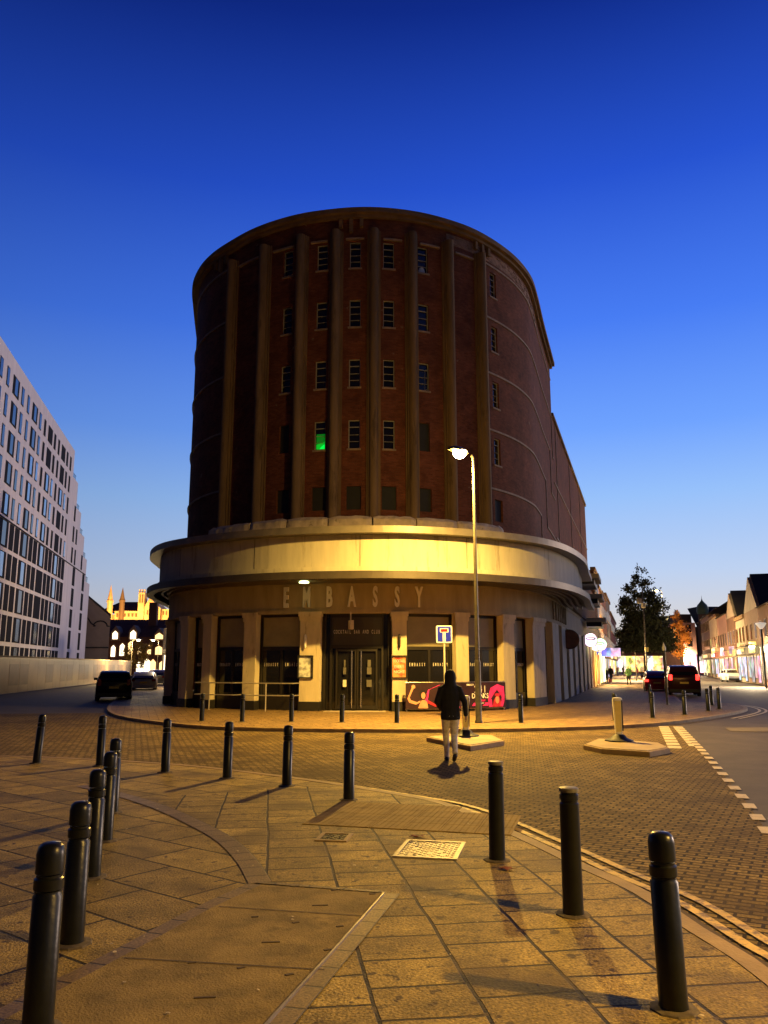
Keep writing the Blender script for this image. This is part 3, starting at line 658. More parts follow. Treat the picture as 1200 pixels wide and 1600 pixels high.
# balconies and shallow eaves on the street flank beyond the canopy
FL = Path([(12.2, 50), (22.9, 85)], smooth=False)
for s0, z in ((.5, 7.2), (5, 6.3), (10.5, 5.0)): B(band(FL, s0, s0 + 4.2, -.2, 1.2, z, z + .3), 'balcony_slab', M['cream']); B(band(FL, s0, s0 + 4.2, -.2, .9, z - .35, z - .02), 'balcony_soffit', M['plinth'])
q = band(FL, -4, FL.L, -.8, -.35, 5.29, 8.5); B(q, 'flank_wall', M['brick'])
# ================================================================== lamps with their own light
def light(kind, loc, power, col, size=.25, target=None, spread=180, parent=None, spot=None):
    ld = bpy.data.lights.new('lamp_light', kind); ld.energy = power; ld.color = col
    if kind == 'AREA': ld.shape = 'DISK'; ld.size = size; ld.spread = R(spread)
    elif kind == 'SPOT': ld.shadow_soft_size = size; ld.spot_size = R(spot or 120); ld.spot_blend = .6
    else: ld.shadow_soft_size = size
    o = bpy.data.objects.new('lamp_light', ld); C.objects.link(o); o.location = loc
    if target is not None:
        o.rotation_euler = (Vector(target) - Vector(loc)).to_track_quat('-Z', 'Y').to_euler()
    if parent is not None: o.parent = parent
    return o
SOD = (1, .59, .115)
def lamp_post(x, y, h, label, arm=(-.6, -.2), base_r=.09, lampmat='lamp', power=0, up=0, col=SOD, group=None, dark_to=1.9, aim=None, hs=1.0):
    t = thing('street_lamp', label, 'street lamp', (x, y, 0), 0, group)
    MB().lathe([(base_r * 1.25, 0), (base_r * 1.25, .06), (base_r, .1), (base_r, dark_to), (base_r * .8, dark_to + .08)], (0, 0, 0), 14).build('base_section', M['pole_dark'], t, smooth=True)
    ax, ay = arm; q = MB(); q.tube([(0, 0, dark_to + .06), (0, 0, h - .25)], base_r * .72, 10, base_r * .42); q.tube([(0, 0, h - .26), (ax * .15, ay * .15, h - .02), (ax * .6, ay * .6, h + .04)], base_r * .42, 8)
    q.build('pole', M['pole'], t, smooth=True)
    ang = math.atan2(ay, ax)
    hd = MB(); rings = []
    for u, w_, hh in ((-.1, .05, .05), (.0, .1, .09), (.25, .16, .13), (.5, .15, .12), (.68, .08, .06)):
        ring = []
        for k in range(12):
            a = 6.2832 * k / 12; lx = (u + .3) * hs; ly = w_ * math.cos(a) * hs; lz = max(hh * math.sin(a), -.015) * hs
            ring.append((ax * .35 + lx * math.cos(ang) - ly * math.sin(ang), ay * .35 + lx * math.sin(ang) + ly * math.cos(ang), h + .06 + lz))
        rings.append(ring)
    hd.loft(rings).build('lamp_head', M['pole'], t, smooth=True)
    cx, cy = ax * .35 + .55 * hs * math.cos(ang), ay * .35 + .55 * hs * math.sin(ang)
    MB().lathe([(0, -.2 * hs), (.12 * hs, -.16 * hs), (.19 * hs, -.06 * hs), (.2 * hs, .02)], (cx, cy, h + .04), 14).build('lamp_glass', M[lampmat], t, smooth=True)
    if power: light('AREA', (cx, cy, h - .21 * hs), power, col, .3, (cx, cy, 0) if aim is None else aim, 180, t)
    if up: light('POINT', (cx, cy, h - .26 * hs), up, col, .12, parent=t)
    return t
main_lamp = lamp_post(3.02, 26.3, 8.75, 'tall street lamp lit orange yellow standing in front of the cinema corner', arm=(-.1, -.1), base_r=.1, power=4500, up=1000, hs=1.2)
lamp_post(8.6, 1.9, 6.1, 'street lamp beside the near carriageway lighting the paving from the right', arm=(-.5, .2), power=2100, group=None)
# ================================================================== bollards
def make_bollard(dome=True, h=.9):
    t = thing('bollard', 'b', 'bollard'); MB().lathe([(.135, 0), (.125, .012), (.09, .018)], (0, 0, 0), 9).build('base_mortar', mat('mortar_collar', (.1, .075, .04), .9, var=.4, vs=20), t)
    K_ = .86; LA_ = lambda pr: [(x_ * K_, z_) for x_, z_ in pr]
    if dome:
        prof = [(.092, 0), (.088, .05), (.086, h - .26), (.077, h - .25), (.077, h - .235), (.086, h - .228), (.086, h - .178), (.075, h - .17), (.075, h - .158), (.083, h - .15), (.083, h - .055), (.074, h - .022), (.052, h - .005), (0, h)]
        MB().lathe(LA_(prof[:5]), (0, 0, 0), 24).build('shaft', M['bollard'], t, smooth=True)
        MB().lathe(LA_([(.0, h - .2349)] + prof[5:9] + prof[8:9]), (0, 0, 0), 24).build('collar', M['bollard'], t, smooth=True)
        MB().lathe(LA_([(0, h - .157)] + prof[9:]), (0, 0, 0), 24).build('cap', M['bollard'], t, smooth=True)
    else:
        MB().lathe(LA_([(.092, 0), (.088, .05), (.084, h - .115), (.074, h - .107), (.074, h - .09)]), (0, 0, 0), 24).build('shaft', M['bollard'], t, smooth=True)
        MB().lathe(LA_([(0, h - .0899), (.083, h - .088), (.083, h - .052), (.072, h - .045), (.072, h - .034)]), (0, 0, 0), 24).build('collar', M['bollard'], t, smooth=True)
        MB().lathe(LA_([(0, h - .033), (.083, h - .032), (.085, h - .006), (.07, h), (0, h)]), (0, 0, 0), 24).build('cap', mat('pale_bollard_top', (.12, .11, .08), .5, var=.3, vs=30), t, smooth=True)
    return t
bol = {True: make_bollard(True), False: make_bollard(False)}; used = {True: False, False: False}
def bollard(x, y, label, dome=True, tilt=0, rz=0):
    o = copy_tree(bol[dome]) if used[dome] else bol[dome]; used[dome] = True
    px_ = None
    o.location = (x, y, 0.0); o.rotation_euler = (random.uniform(-.012, .012), tilt or random.uniform(-.012, .012), random.uniform(0, 6)); o['label'] = label; o['category'] = 'bollard'; o['group'] = 'black bollards round the junction'
def bb(px, py, label, **k): g = G(px, py); bollard(g.x, g.y, label, **k)
bb(58, 1612, 'nearest black domed bollard, filling the bottom left corner of the view')
bb(112, 1475, 'black domed bollard right behind the nearest one in the left diagonal row')
bb(143, 1371, 'third black domed bollard back in the left diagonal row')
bb(164, 1314, 'fourth black domed bollard back in the left diagonal row')
bb(175, 1270, 'farthest black domed bollard of the left diagonal row')
bb(57, 1193, 'leaning black bollard on the kerb edge, left of the diagonal row', tilt=R(3))
bb(156, 1197, 'black kerbside bollard half hidden behind the diagonal row')
bb(258, 1207, 'black kerbside bollard just right of the diagonal row, before the dark street')
bb(355, 1216, 'black kerbside bollard in front of the left guard rail')
bb(448, 1228, 'black kerbside bollard in front of the left entrance pillar')
bb(545, 1250, 'black kerbside bollard in front of the entrance doors, beside the tactile slabs')
bb(777, 1345, 'flat topped black bollard beside the pale inspection cover', dome=False)
bb(896, 1430, 'flat topped black bollard with scraped side near the yellow lines', dome=False)
bb(1053, 1578, 'large domed black bollard in the right foreground')
bollard(1.565, 3.28, 'domed black bollard cut by the right edge of the view')
for px, py, lb in ((315, 1127, 'small bollard across the road before the leftmost guard rail'), (378, 1128, 'small bollard across the road at the right end of the left guard rail'),
                   (455, 1128, 'small bollard across the road before the right guard rail'), (534, 1129, 'small bollard across the road in front of the entrance doors'),
                   (620, 1130, 'small bollard across the road left of the pink banner'), (814, 1130, 'small bollard across the road right of the pink banner'),
                   (961, 1126, 'black bollard just behind the yellow keep left post'), (1020, 1122, 'black bollard at the kerb right of the yellow keep left post'),
                   (1070, 1117, 'black bollard in front of the dark parked car with red lights'), (1107, 1111, 'black bollard at the right rear corner of the dark parked car'),
                   (1112.5, 1102, 'reddish lit bollard behind the others at the pavement tip'), (1124, 1108, 'rightmost far bollard on the pavement tip by the white kerb lines'),
                   (887, 1086, 'black bollard close to the cinema flank wall'), (1016.5, 1098, 'black bollard farther back in line behind the kerb bollard')):
    bb(px, py, lb)
# ================================================================== traffic islands and their posts
M['island'] = mat('island_top', (.36, .27, .14), .7, var=.2, vs=2, bump=.3)
M['yellow_plastic'] = mat('yellow_plastic', (.75, .62, .2), .4, var=.1, vs=6); M['white_plastic'] = mat('white_plastic', (.8, .78, .68), .35)
def island(pts, label):
    P_ = [G(x, y, .02) for x, y in pts]; c = sum(P_, Vector()) / len(P_)
    t = thing('traffic_island', label, 'traffic island', (c.x, c.y, RD))
    L_ = [(p.x - c.x, p.y - c.y) for p in P_]
    MB().prism(L_, -.02, .11).build('kerb', M['kerb'], t, bevel=.015); MB().prism([(x * .94, y * .9) for x, y in L_], .1, .122).build('top_surface', M['island'], t)
    return c
island([(666, 1151), (735, 1165), (788, 1157), (770, 1148), (700, 1147)], 'angular kerbed traffic island behind the walking person')
island([(911, 1163), (940, 1169), (1015, 1174), (1047, 1168), (1030, 1160), (935, 1153)], 'angular kerbed traffic island under the yellow keep left post, right of centre')
def keep_post(px, py, label, h=1.02):
    g = G(px, py, .02); t = thing('keep_left_post', label, 'traffic post', (g.x, g.y, .02))
    MB().lathe([(.34, 0), (.34, .03), (.2, .07), (.15, .13), (.11, .16)], (0, 0, 0), 20).build('base', M['black'], t, smooth=True)
    q = MB(); rings = []
    for z, w_, d in ((.15, .075, .06), (.3, .085, .065), (h - .06, .115, .075), (h - .01, .105, .065), (h, .07, .04)):
        rings.append([(w_ * math.copysign(abs(math.cos(a)) ** .5, math.cos(a)), d * math.copysign(abs(math.sin(a)) ** .6, math.sin(a)), z) for a in [6.2832 * k / 16 + .1 for k in range(16)]])
    q.loft(rings).build('shell', M['white_plastic'], t, smooth=True)
    MB().box((-.015, -.076, .58), (.12, .014, .72), taper=1.2).build('front_panel', M['yellow_plastic'], t)
    MB().box((.088, -.062, .6), (.02, .03, .72)).build('side_trim', M['black'], t)
keep_post(967.5, 1158, 'yellow and white keep left post with black foot, clear on its island')
keep_post(728, 1150, 'keep left post partly hidden behind the walking person')
# ================================================================== no through road sign
g = AT(694, 991, 29.4); t = thing('road_sign', 'blue square no through road sign with white T and red bar on slim post', 'road sign', (g.x, g.y, 0))
MB().tube([(0, .03, 0), (0, .03, g.z + .28)], .034, 12).build('post', mat('pale_post', (.5, .46, .36), .5), t)
def rrect(w_, h_, r, y, z, n=5):
    out = []
    for cx, cz, a0 in ((w_ / 2 - r, h_ / 2 - r, 0), (-w_ / 2 + r, h_ / 2 - r, 90), (-w_ / 2 + r, -h_ / 2 + r, 180), (w_ / 2 - r, -h_ / 2 + r, 270)):
        for k in range(n + 1): a = R(a0 + 90 * k / n); out.append((cx + r * math.cos(a), y, z + cz + r * math.sin(a)))
    return out
sw = mat('sign_white', (.8, .8, .76), .4, emis=(1, 1, .9), es=0); sbl = mat('sign_blue', (.01, .02, .55), .4); srd = mat('sign_red', (.55, .01, .015), .4)
zc = g.z
MB().extr(rrect(.58, .62, .05, -.002, zc), (0, -.012, 0)).build('plate_border', sw, t)
MB().extr(rrect(.5, .54, .03, -.0145, zc), (0, -.004, 0)).build('blue_field', sbl, t)
q = MB(); q.box((0, -.021, zc - .1), (.1, .004, .34)); q.box((0, -.021, zc + .14), (.3, .004, .14)); q.build('white_symbol', sw, t)
MB().box((0, -.0255, zc + .14), (.25, .004, .1)).build('red_bar', srd, t)
# ================================================================== banner
s0, s1 = wsr(634), wsr(791); BP = WP.off(.62)
b0 = BP.s_ratio((634 - 600) / 1250 / 1.03); b1 = BP.s_ratio((791 - 600) / 1250 / 1.03); bl_ = b1 - b0
ban = thing('banner', 'pink and black drinks offer banner tied to rails below the windows', 'banner', (3, 35, 0)); BB = Sub(ban)
BB(band(BP, b0, b1, -.02, 0, .12, 1.12, .25), 'banner_sheet', mat('banner_black', (.035, .012, .018), .5, var=.4, vs=1.5))
q = MB()
for z in (1.14, .1): q.tube([BP.at(x, -.05, z) for x in BP.samples(b0, b1, .6)], .018)
for x in BP.samples(b0 + .05, b1 - .05, 2.2): q.tube([BP.at(x, -.06, 0), BP.at(x, -.06, 1.16)], .02)
BB(q, 'banner_rail', M['steel'])
pk = mat('banner_pink', (.9, .04, .32), .5, var=.5, vs=3); skn = mat('banner_skin', (.75, .36, .22), .5, var=.2, vs=5); bw = mat('banner_white', (.9, .88, .85), .5); pr = mat('banner_red', (.6, .03, .06), .5, var=.4, vs=5)
def flat(pts, name, mt, off):
    m = MB(); m.poly([BP.at(b0 + u * bl_, off, z) for u, z in pts]); m2 = MB(); m2.extr(m.v, BP.frame(b0 + pts[0][0] * bl_)[2].to_3d() * .003); BB(m2, name, mt)
def ell(cx, cz, rx, rz_, n=16): return [(cx + rx / bl_ * math.cos(6.2832 * k / n), cz + rz_ * math.sin(6.2832 * k / n)) for k in range(n)]
flat([(.15, .14), (.18, .3), (.17, .5), (.2, .85), (.3, 1.04), (.46, 1.04), (.5, .8), (.48, .5), (.5, .14)], 'pink_flare', pk, .002)
flat([(.8, .14), (.79, .5), (.82, .9), (.9, 1.05), (.98, .95), (.985, .4), (.96, .14)], 'pink_flare', pk, .002)
flat([(.62, .2), (.64, .32), (.8, .32), (.79, .2)], 'pink_flare', pk, .002)
flat(ell(.155, .66, .15, .2), 'dancer_hair', M['black'], .005)
flat(ell(.157, .63, .085, .13), 'dancer_face', skn, .008)
flat([(.11, .14), (.13, .38), (.145, .46), (.17, .46), (.19, .38), (.2, .14)], 'dancer_body', skn, .006)
flat([(.125, .36), (.13, .44), (.1, .38), (.045, .46), (.035, .56), (.075, .95), (.055, .97), (.015, .52), (.03, .36), (.09, .28)], 'dancer_arm', skn, .010)
flat([(.06, .9), (.085, .92), (.083, 1.02), (.065, 1.06), (.05, 1.0)], 'dancer_hand', skn, .012)
flat([(.19, .35), (.26, .2), (.36, .22), (.36, .3), (.26, .3), (.2, .45)], 'pink_swirl', pr, .013)
def btext(tx, u, z, h, sx=.8, mt=bw, bold=.02):
    W_ = bl_; 
    for i, ch in enumerate(tx):
        if ch == ' ': continue
        tm = text_mb(ch, h, sx, .003, bold); place(tm, rot_to(BP, b0 + u * bl_ + i * h * sx * .86, .016, z)); BB(tm, 'banner_letter', mt)
btext('EMBASSY', .57, 1.0, .07, .8); btext('241', .66, .72, .28, .9, bw, -.0)
btext('DRINKS', .635, .5, .19, .82); btext('ALL NIGHT', .67, .37, .07, .8, pk); btext('EVERY FRIDAY', .655, .28, .05, .8)
btext('STUDENT', .38, .86, .13, .7, pr); btext('DAYS', .39, .58, .24, .8); btext('TUE', .39, .38, .15, .8, pr)
flat([(.84, .14), (.855, .4), (.88, .55), (.92, .55), (.94, .3), (.95, .14)], 'reveller_body', pr, .006)
flat(ell(.895, .42, .1, .15), 'reveller_face', skn, .009); flat(ell(.895, .62, .14, .07), 'reveller_hat', pr, .012)
flat([(.93, .2), (.955, .6), (.935, .9), (.945, .96), (.965, .9), (.975, .55), (.955, .14)], 'reveller_arm', pk, .010)
# ================================================================== people
def skin_obj(name, J, E_, mt, parent, sub=2):
    ks = list(J); me = bpy.data.meshes.new(name); me.from_pydata([J[k][0] for k in ks], [(ks.index(a), ks.index(b)) for a, b in E_], [])
    o = bpy.data.objects.new(name, me); link(o, parent); me.materials.append(mt)
    m = o.modifiers.new('skin', 'SKIN'); m.use_smooth_shade = True
    if not me.skin_vertices: me.attributes
    lay = me.skin_vertices[0].data
    for i, k in enumerate(ks):
        r = J[k][1]; lay[i].radius = (r, r) if not isinstance(r, tuple) else r; lay[i].use_root = (i == 0)
    s_ = o.modifiers.new('sub', 'SUBSURF'); s_.levels = sub; s_.render_levels = sub
    return o
def limb(m, pts, seg=12):                                   # pts: (centre, rx, ry) rings, horizontal-ish cross sections
    rings = []
    for i, (c, rx, ry) in enumerate(pts):
        a = Vector(pts[max(i - 1, 0)][0]); b = Vector(pts[min(i + 1, len(pts) - 1)][0]); t = (b - a).normalized()
        u = Vector((1, 0, 0)); u = (u - t * u.dot(t)).normalized(); v = t.cross(u)
        rings.append([Vector(c) + u * rx * math.cos(6.2832 * k / seg) + v * ry * math.sin(6.2832 * k / seg) for k in range(seg)])
    m.loft(rings); return m
def cloth_obj(m, name, mt, parent, vox):
    o = m.build(name, mt, parent); q_ = o.modifiers.new('merge', 'REMESH'); q_.mode = 'VOXEL'; q_.voxel_size = vox; q_.use_smooth_shade = True
    q_ = o.modifiers.new('soften', 'SMOOTH'); q_.iterations = 3; q_.factor = .5
    return o
def person(x, y, z, rz, label, jacket, trousers, skin, shoes, pose, h=1.72, hood=False, hair=None, fine=False, cat='person', bag=None, group=None):
    t = thing('person', label, cat, (x, y, z), rz, group); k = h / 1.72; sub = 2 if fine else 1
    def V(a, b, c): return (a * k, b * k, c * k)
    lk, la, rk, ra, le, lw, re_, rw = pose
    leg = dict(p=(V(0, 0, .93), (.13 * k, .1 * k)), hl=(V(-.085, 0, .85), .085 * k), kl=(V(*lk), .06 * k), al=(V(*la), .038 * k), hr=(V(.085, 0, .85), .085 * k), kr=(V(*rk), .06 * k), ar=(V(*ra), .038 * k))
    b = dict(leg); b.update(w=(V(0, 0, 1.05), (.12 * k, .09 * k)), c=(V(0, .01, 1.28), (.15 * k, .1 * k)), n=(V(0, .02, 1.43), .06 * k), nn=(V(0, .03, 1.5), .055 * k), j=(V(0, .045, 1.55), (.06 * k, .075 * k)), hd=(V(0, .035, 1.63), (.073 * k, .09 * k)), tp=(V(0, .03, 1.69), (.055 * k, .065 * k)), ns=(V(0, .135, 1.6), .012 * k),
            sl=(V(-.17, 0, 1.4), .055 * k), el=(V(*le), .04 * k), wl=(V(*lw), .028 * k), sr=(V(.17, 0, 1.4), .055 * k), er=(V(*re_), .04 * k), wr=(V(*rw), .028 * k))
    E_ = [('p', 'hl'), ('hl', 'kl'), ('kl', 'al'), ('p', 'hr'), ('hr', 'kr'), ('kr', 'ar'), ('p', 'w'), ('w', 'c'), ('c', 'n'), ('n', 'nn'), ('nn', 'j'), ('j', 'hd'), ('hd', 'tp'), ('hd', 'ns'), ('c', 'sl'), ('sl', 'el'), ('el', 'wl'), ('c', 'sr'), ('sr', 'er'), ('er', 'wr')]
    for sd, e_, w_ in (('l', le, lw), ('r', re_, rw)):
        d = (Vector(w_) - Vector(e_)).normalized(); P0 = Vector(w_) + d * .06; b['hh' + sd] = (tuple(Vector(w_) * k + d * .07 * k), (.034 * k, .018 * k)); E_ = E_ + [('w' + sd, 'hh' + sd)]
        if fine:
            side = Vector((0, 1, 0)); inn = Vector((-.5 if sd == 'r' else .5, .2, 0))
            for f in range(4):
                base = P0 + side * (.028 - f * .018) + d * .025; ln = (.07, .08, .074, .058)[f]
                m1 = base + d * ln * .5 + inn * .012; m2 = base + d * ln * .9 + inn * .04
                for nm, pt, r in (('a', base, .0095), ('b', m1, .0085), ('c', m2, .007)): b[f'f{sd}{f}{nm}'] = (V(*pt), r * k)
                E_ += [('hh' + sd, f'f{sd}{f}a'), (f'f{sd}{f}a', f'f{sd}{f}b'), (f'f{sd}{f}b', f'f{sd}{f}c')]
            tb_ = P0 + side * .035 + d * .0; b['t' + sd] = (V(*(tb_ + d * .02 + inn * .02)), .01 * k); b['u' + sd] = (V(*(tb_ + d * .05 + inn * .04)), .008 * k); E_ += [('hh' + sd, 't' + sd), ('t' + sd, 'u' + sd)]
    skin_obj('body', b, E_, skin, t, sub)
    vox = .014 if fine else .03
    m = MB(); limb(m, [(V(0, 0, 1.0), .15 * k, .11 * k), (V(0, 0, .93), .172 * k, .125 * k), (V(0, -.01, .86), .18 * k, .135 * k), (V(0, 0, .8), .14 * k, .11 * k)])
    for sx, kn, an in ((-1, lk, la), (1, rk, ra)):
        h0 = Vector((sx * .09, 0, .86)); kv = Vector(kn); av = Vector(an); calf = kv.lerp(av, .45) + Vector((0, -.025, 0))
        limb(m, [(h0 * k, .1 * k, .115 * k), (h0.lerp(kv, .35) * k, .092 * k, .105 * k), (h0.lerp(kv, .75) * k, .075 * k, .082 * k), (kv * k, .068 * k, .074 * k), (calf * k, .062 * k, .072 * k), (kv.lerp(av, .9) * k, .05 * k, .055 * k), ((av + (av - kv).normalized() * .045) * k, .056 * k, .062 * k)])
    cloth_obj(m, 'trousers', trousers, t, vox)
    m = MB(); limb(m, [(V(0, 0, .79), .188 * k, .14 * k), (V(0, 0, .84), .196 * k, .145 * k), (V(0, 0, .98), .186 * k, .13 * k), (V(0, 0, 1.15), .192 * k, .13 * k), (V(0, -.01, 1.3), .205 * k, .135 * k), (V(0, -.01, 1.4), .175 * k, .115 * k), (V(0, 0, 1.47), .095 * k, .085 * k)])
    for sx, el_, wr_ in ((-1, le, lw), (1, re_, rw)):
        sh = Vector((sx * .165, 0, 1.385)); ev = Vector(el_); wv = Vector(wr_)
        limb(m, [((sh + Vector((-sx * .06, 0, .03))) * k, .06 * k, .07 * k), (sh * k, .078 * k, .085 * k), (sh.lerp(ev, .5) * k, .066 * k, .07 * k), (ev * k, .058 * k, .062 * k), (ev.lerp(wv, .5) * k, .052 * k, .055 * k), (wv * k, .046 * k, .048 * k), ((wv + (wv - ev).normalized() * .02) * k, .04 * k, .042 * k)])
    if hood:
        limb(m, [(V(0, -.02, 1.36), .15 * k, .11 * k), (V(0, -.025, 1.45), .13 * k, .11 * k), (V(0, -.03, 1.53), .112 * k, .115 * k), (V(0, -.03, 1.61), .118 * k, .125 * k), (V(0, -.028, 1.68), .108 * k, .12 * k), (V(0, -.025, 1.735), .075 * k, .09 * k), (V(0, -.02, 1.76), .03 * k, .04 * k)])
    cloth_obj(m, 'jacket', jacket, t, vox)
    if not hood and hair: skin_obj('hair', dict(a=(V(0, .0, 1.6), (.08 * k, .08 * k)), b=(V(0, .01, 1.7), (.07 * k, .085 * k))), [('a', 'b')], hair, t, 1)
    for q, kn in (('al', lk), ('ar', rk)):
        a = Vector(leg[q][0]); up = max(0, a.z - .1 * k); m = MB(); rings = []
        for u, w_, hh in ((-.09, .028, .045), (-.05, .04, .08), (.02, .042, .075), (.1, .045, .05), (.16, .036, .035), (.185, .015, .02)):
            rings.append([(a.x + w_ * k * math.cos(c_), a.y + u * k, max(a.z - .1 * k, 0) * (1 if u < .05 else max(0, 1 - (u - .05) * 8)) + (hh * .5 + hh * .5 * math.sin(c_)) * k) for c_ in [6.2832 * j / 10 for j in range(10)]])
        m.loft(rings).build('shoe', shoes, t, smooth=True)
    return t
cl = lambda n, c, r=.85: mat(n, c, r, var=.3, vs=12, bump=1.0, bs=9)
black_cl = cl('black_cloth', (.006, .006, .006)); grey_tr = cl('pale_grey_joggers', (.72, .67, .56)); skin_m = mat('skin', (.42, .24, .15), .6); shoe_m = cl('dark_shoes', (.015, .013, .012), .6)
pg = G(705, 1190, RD)
walk = ((-.075, .19, .5), (-.06, .22, .1), (.07, .04, .47), (.05, -.24, .2), (-.27, -.02, 1.13), (-.17, .17, 1.0), (.28, -.04, 1.13), (.31, .05, .88))
person(pg.x, pg.y, RD, R(2), 'person in a black hooded jacket and pale grey joggers crossing the road', black_cl, grey_tr, skin_m, shoe_m, walk, 1.78, hood=True, fine=True)
blue_cl = cl('navy_cloth', (.015, .02, .035)); green_cl = cl('green_jacket', (.06, .14, .03)); jeans = cl('dark_jeans', (.02, .02, .03)); white_cl = cl('white_top', (.5, .48, .45)); hair_m = cl('dark_hair', (.02, .012, .008))
sd1 = ((-.08, .1, .48), (-.08, .16, .1), (.08, -.03, .47), (.08, -.22, .15), (-.24, .06, 1.13), (-.22, .18, .92), (.24, -.08, 1.13), (.26, -.04, .9))
std = ((-.09, .01, .48), (-.1, 0, .1), (.09, .01, .48), (.1, 0, .1), (-.24, .0, 1.13), (-.24, .04, .88), (.24, .0, 1.13), (.24, .04, .88))
for px, py, lb, jk_, tr_, ps_, rz, hh in ((936, 1069, 'distant pedestrian in dark clothes walking close to the warm shopfront', black_cl, jeans, sd1, .3, 1.75), (948, 1067, 'shorter distant pedestrian beside the shopfront with a bag', blue_cl, black_cl, std, 2.8, 1.55),
                                        (955, 1066, 'distant pedestrian in black coat with pale sleeve on the shopping pavement', black_cl, jeans, sd1, -.4, 1.78), (983, 1070, 'pedestrian in green and black jacket in the middle of the pavement', green_cl, black_cl, sd1, 0, 1.8),
                                        (942, 1063, 'distant pedestrian half hidden behind the one in a pale sleeved coat', cl('olive_coat', (.08, .07, .03)), jeans, sd1, 2.9, 1.74), (996, 1060, 'distant pedestrian in a red top by the lamp post', cl('red_top', (.2, .03, .03)), jeans, std, .5, 1.66), (1004, 1058, 'distant pedestrian in white top walking by the parked cars', white_cl, black_cl, sd1, 3.1, 1.76), (1188, 1066, 'pedestrian in dark clothes by the far right shop windows', black_cl, jeans, sd1, 1.5, 1.75), (1168, 1062, 'pedestrian in a blue coat outside the right row shops', cl('blue_coat', (.03, .05, .15)), jeans, std, 1.2, 1.7), (965, 1056, 'far pedestrian in a brownish coat on the shopping pavement', cl('brown_coat', (.12, .07, .04)), jeans, std, .2, 1.72), (974, 1054, 'farthest pedestrian in grey on the shopping pavement', cl('grey_coat', (.12, .12, .13)), jeans, sd1, 3.0, 1.7)):
    g = G(px, py); tt = person(g.x, g.y, 0, rz, lb, jk_, tr_, skin_m, shoe_m, ps_, hh, hair=hair_m, group='pedestrians on the shopping street')
    if 'bag' in lb:
        q = MB(); q.box((0, 0, .2), (.32, .16, .36), taper=.9); bg_ = q.build('shopping_bag', cl('bag', (.25, .05, .06))); bg_.location = (g.x + .35, g.y, 0.02); tag(bg_, 'small red shopping bag beside the shorter pedestrian', 'bag')
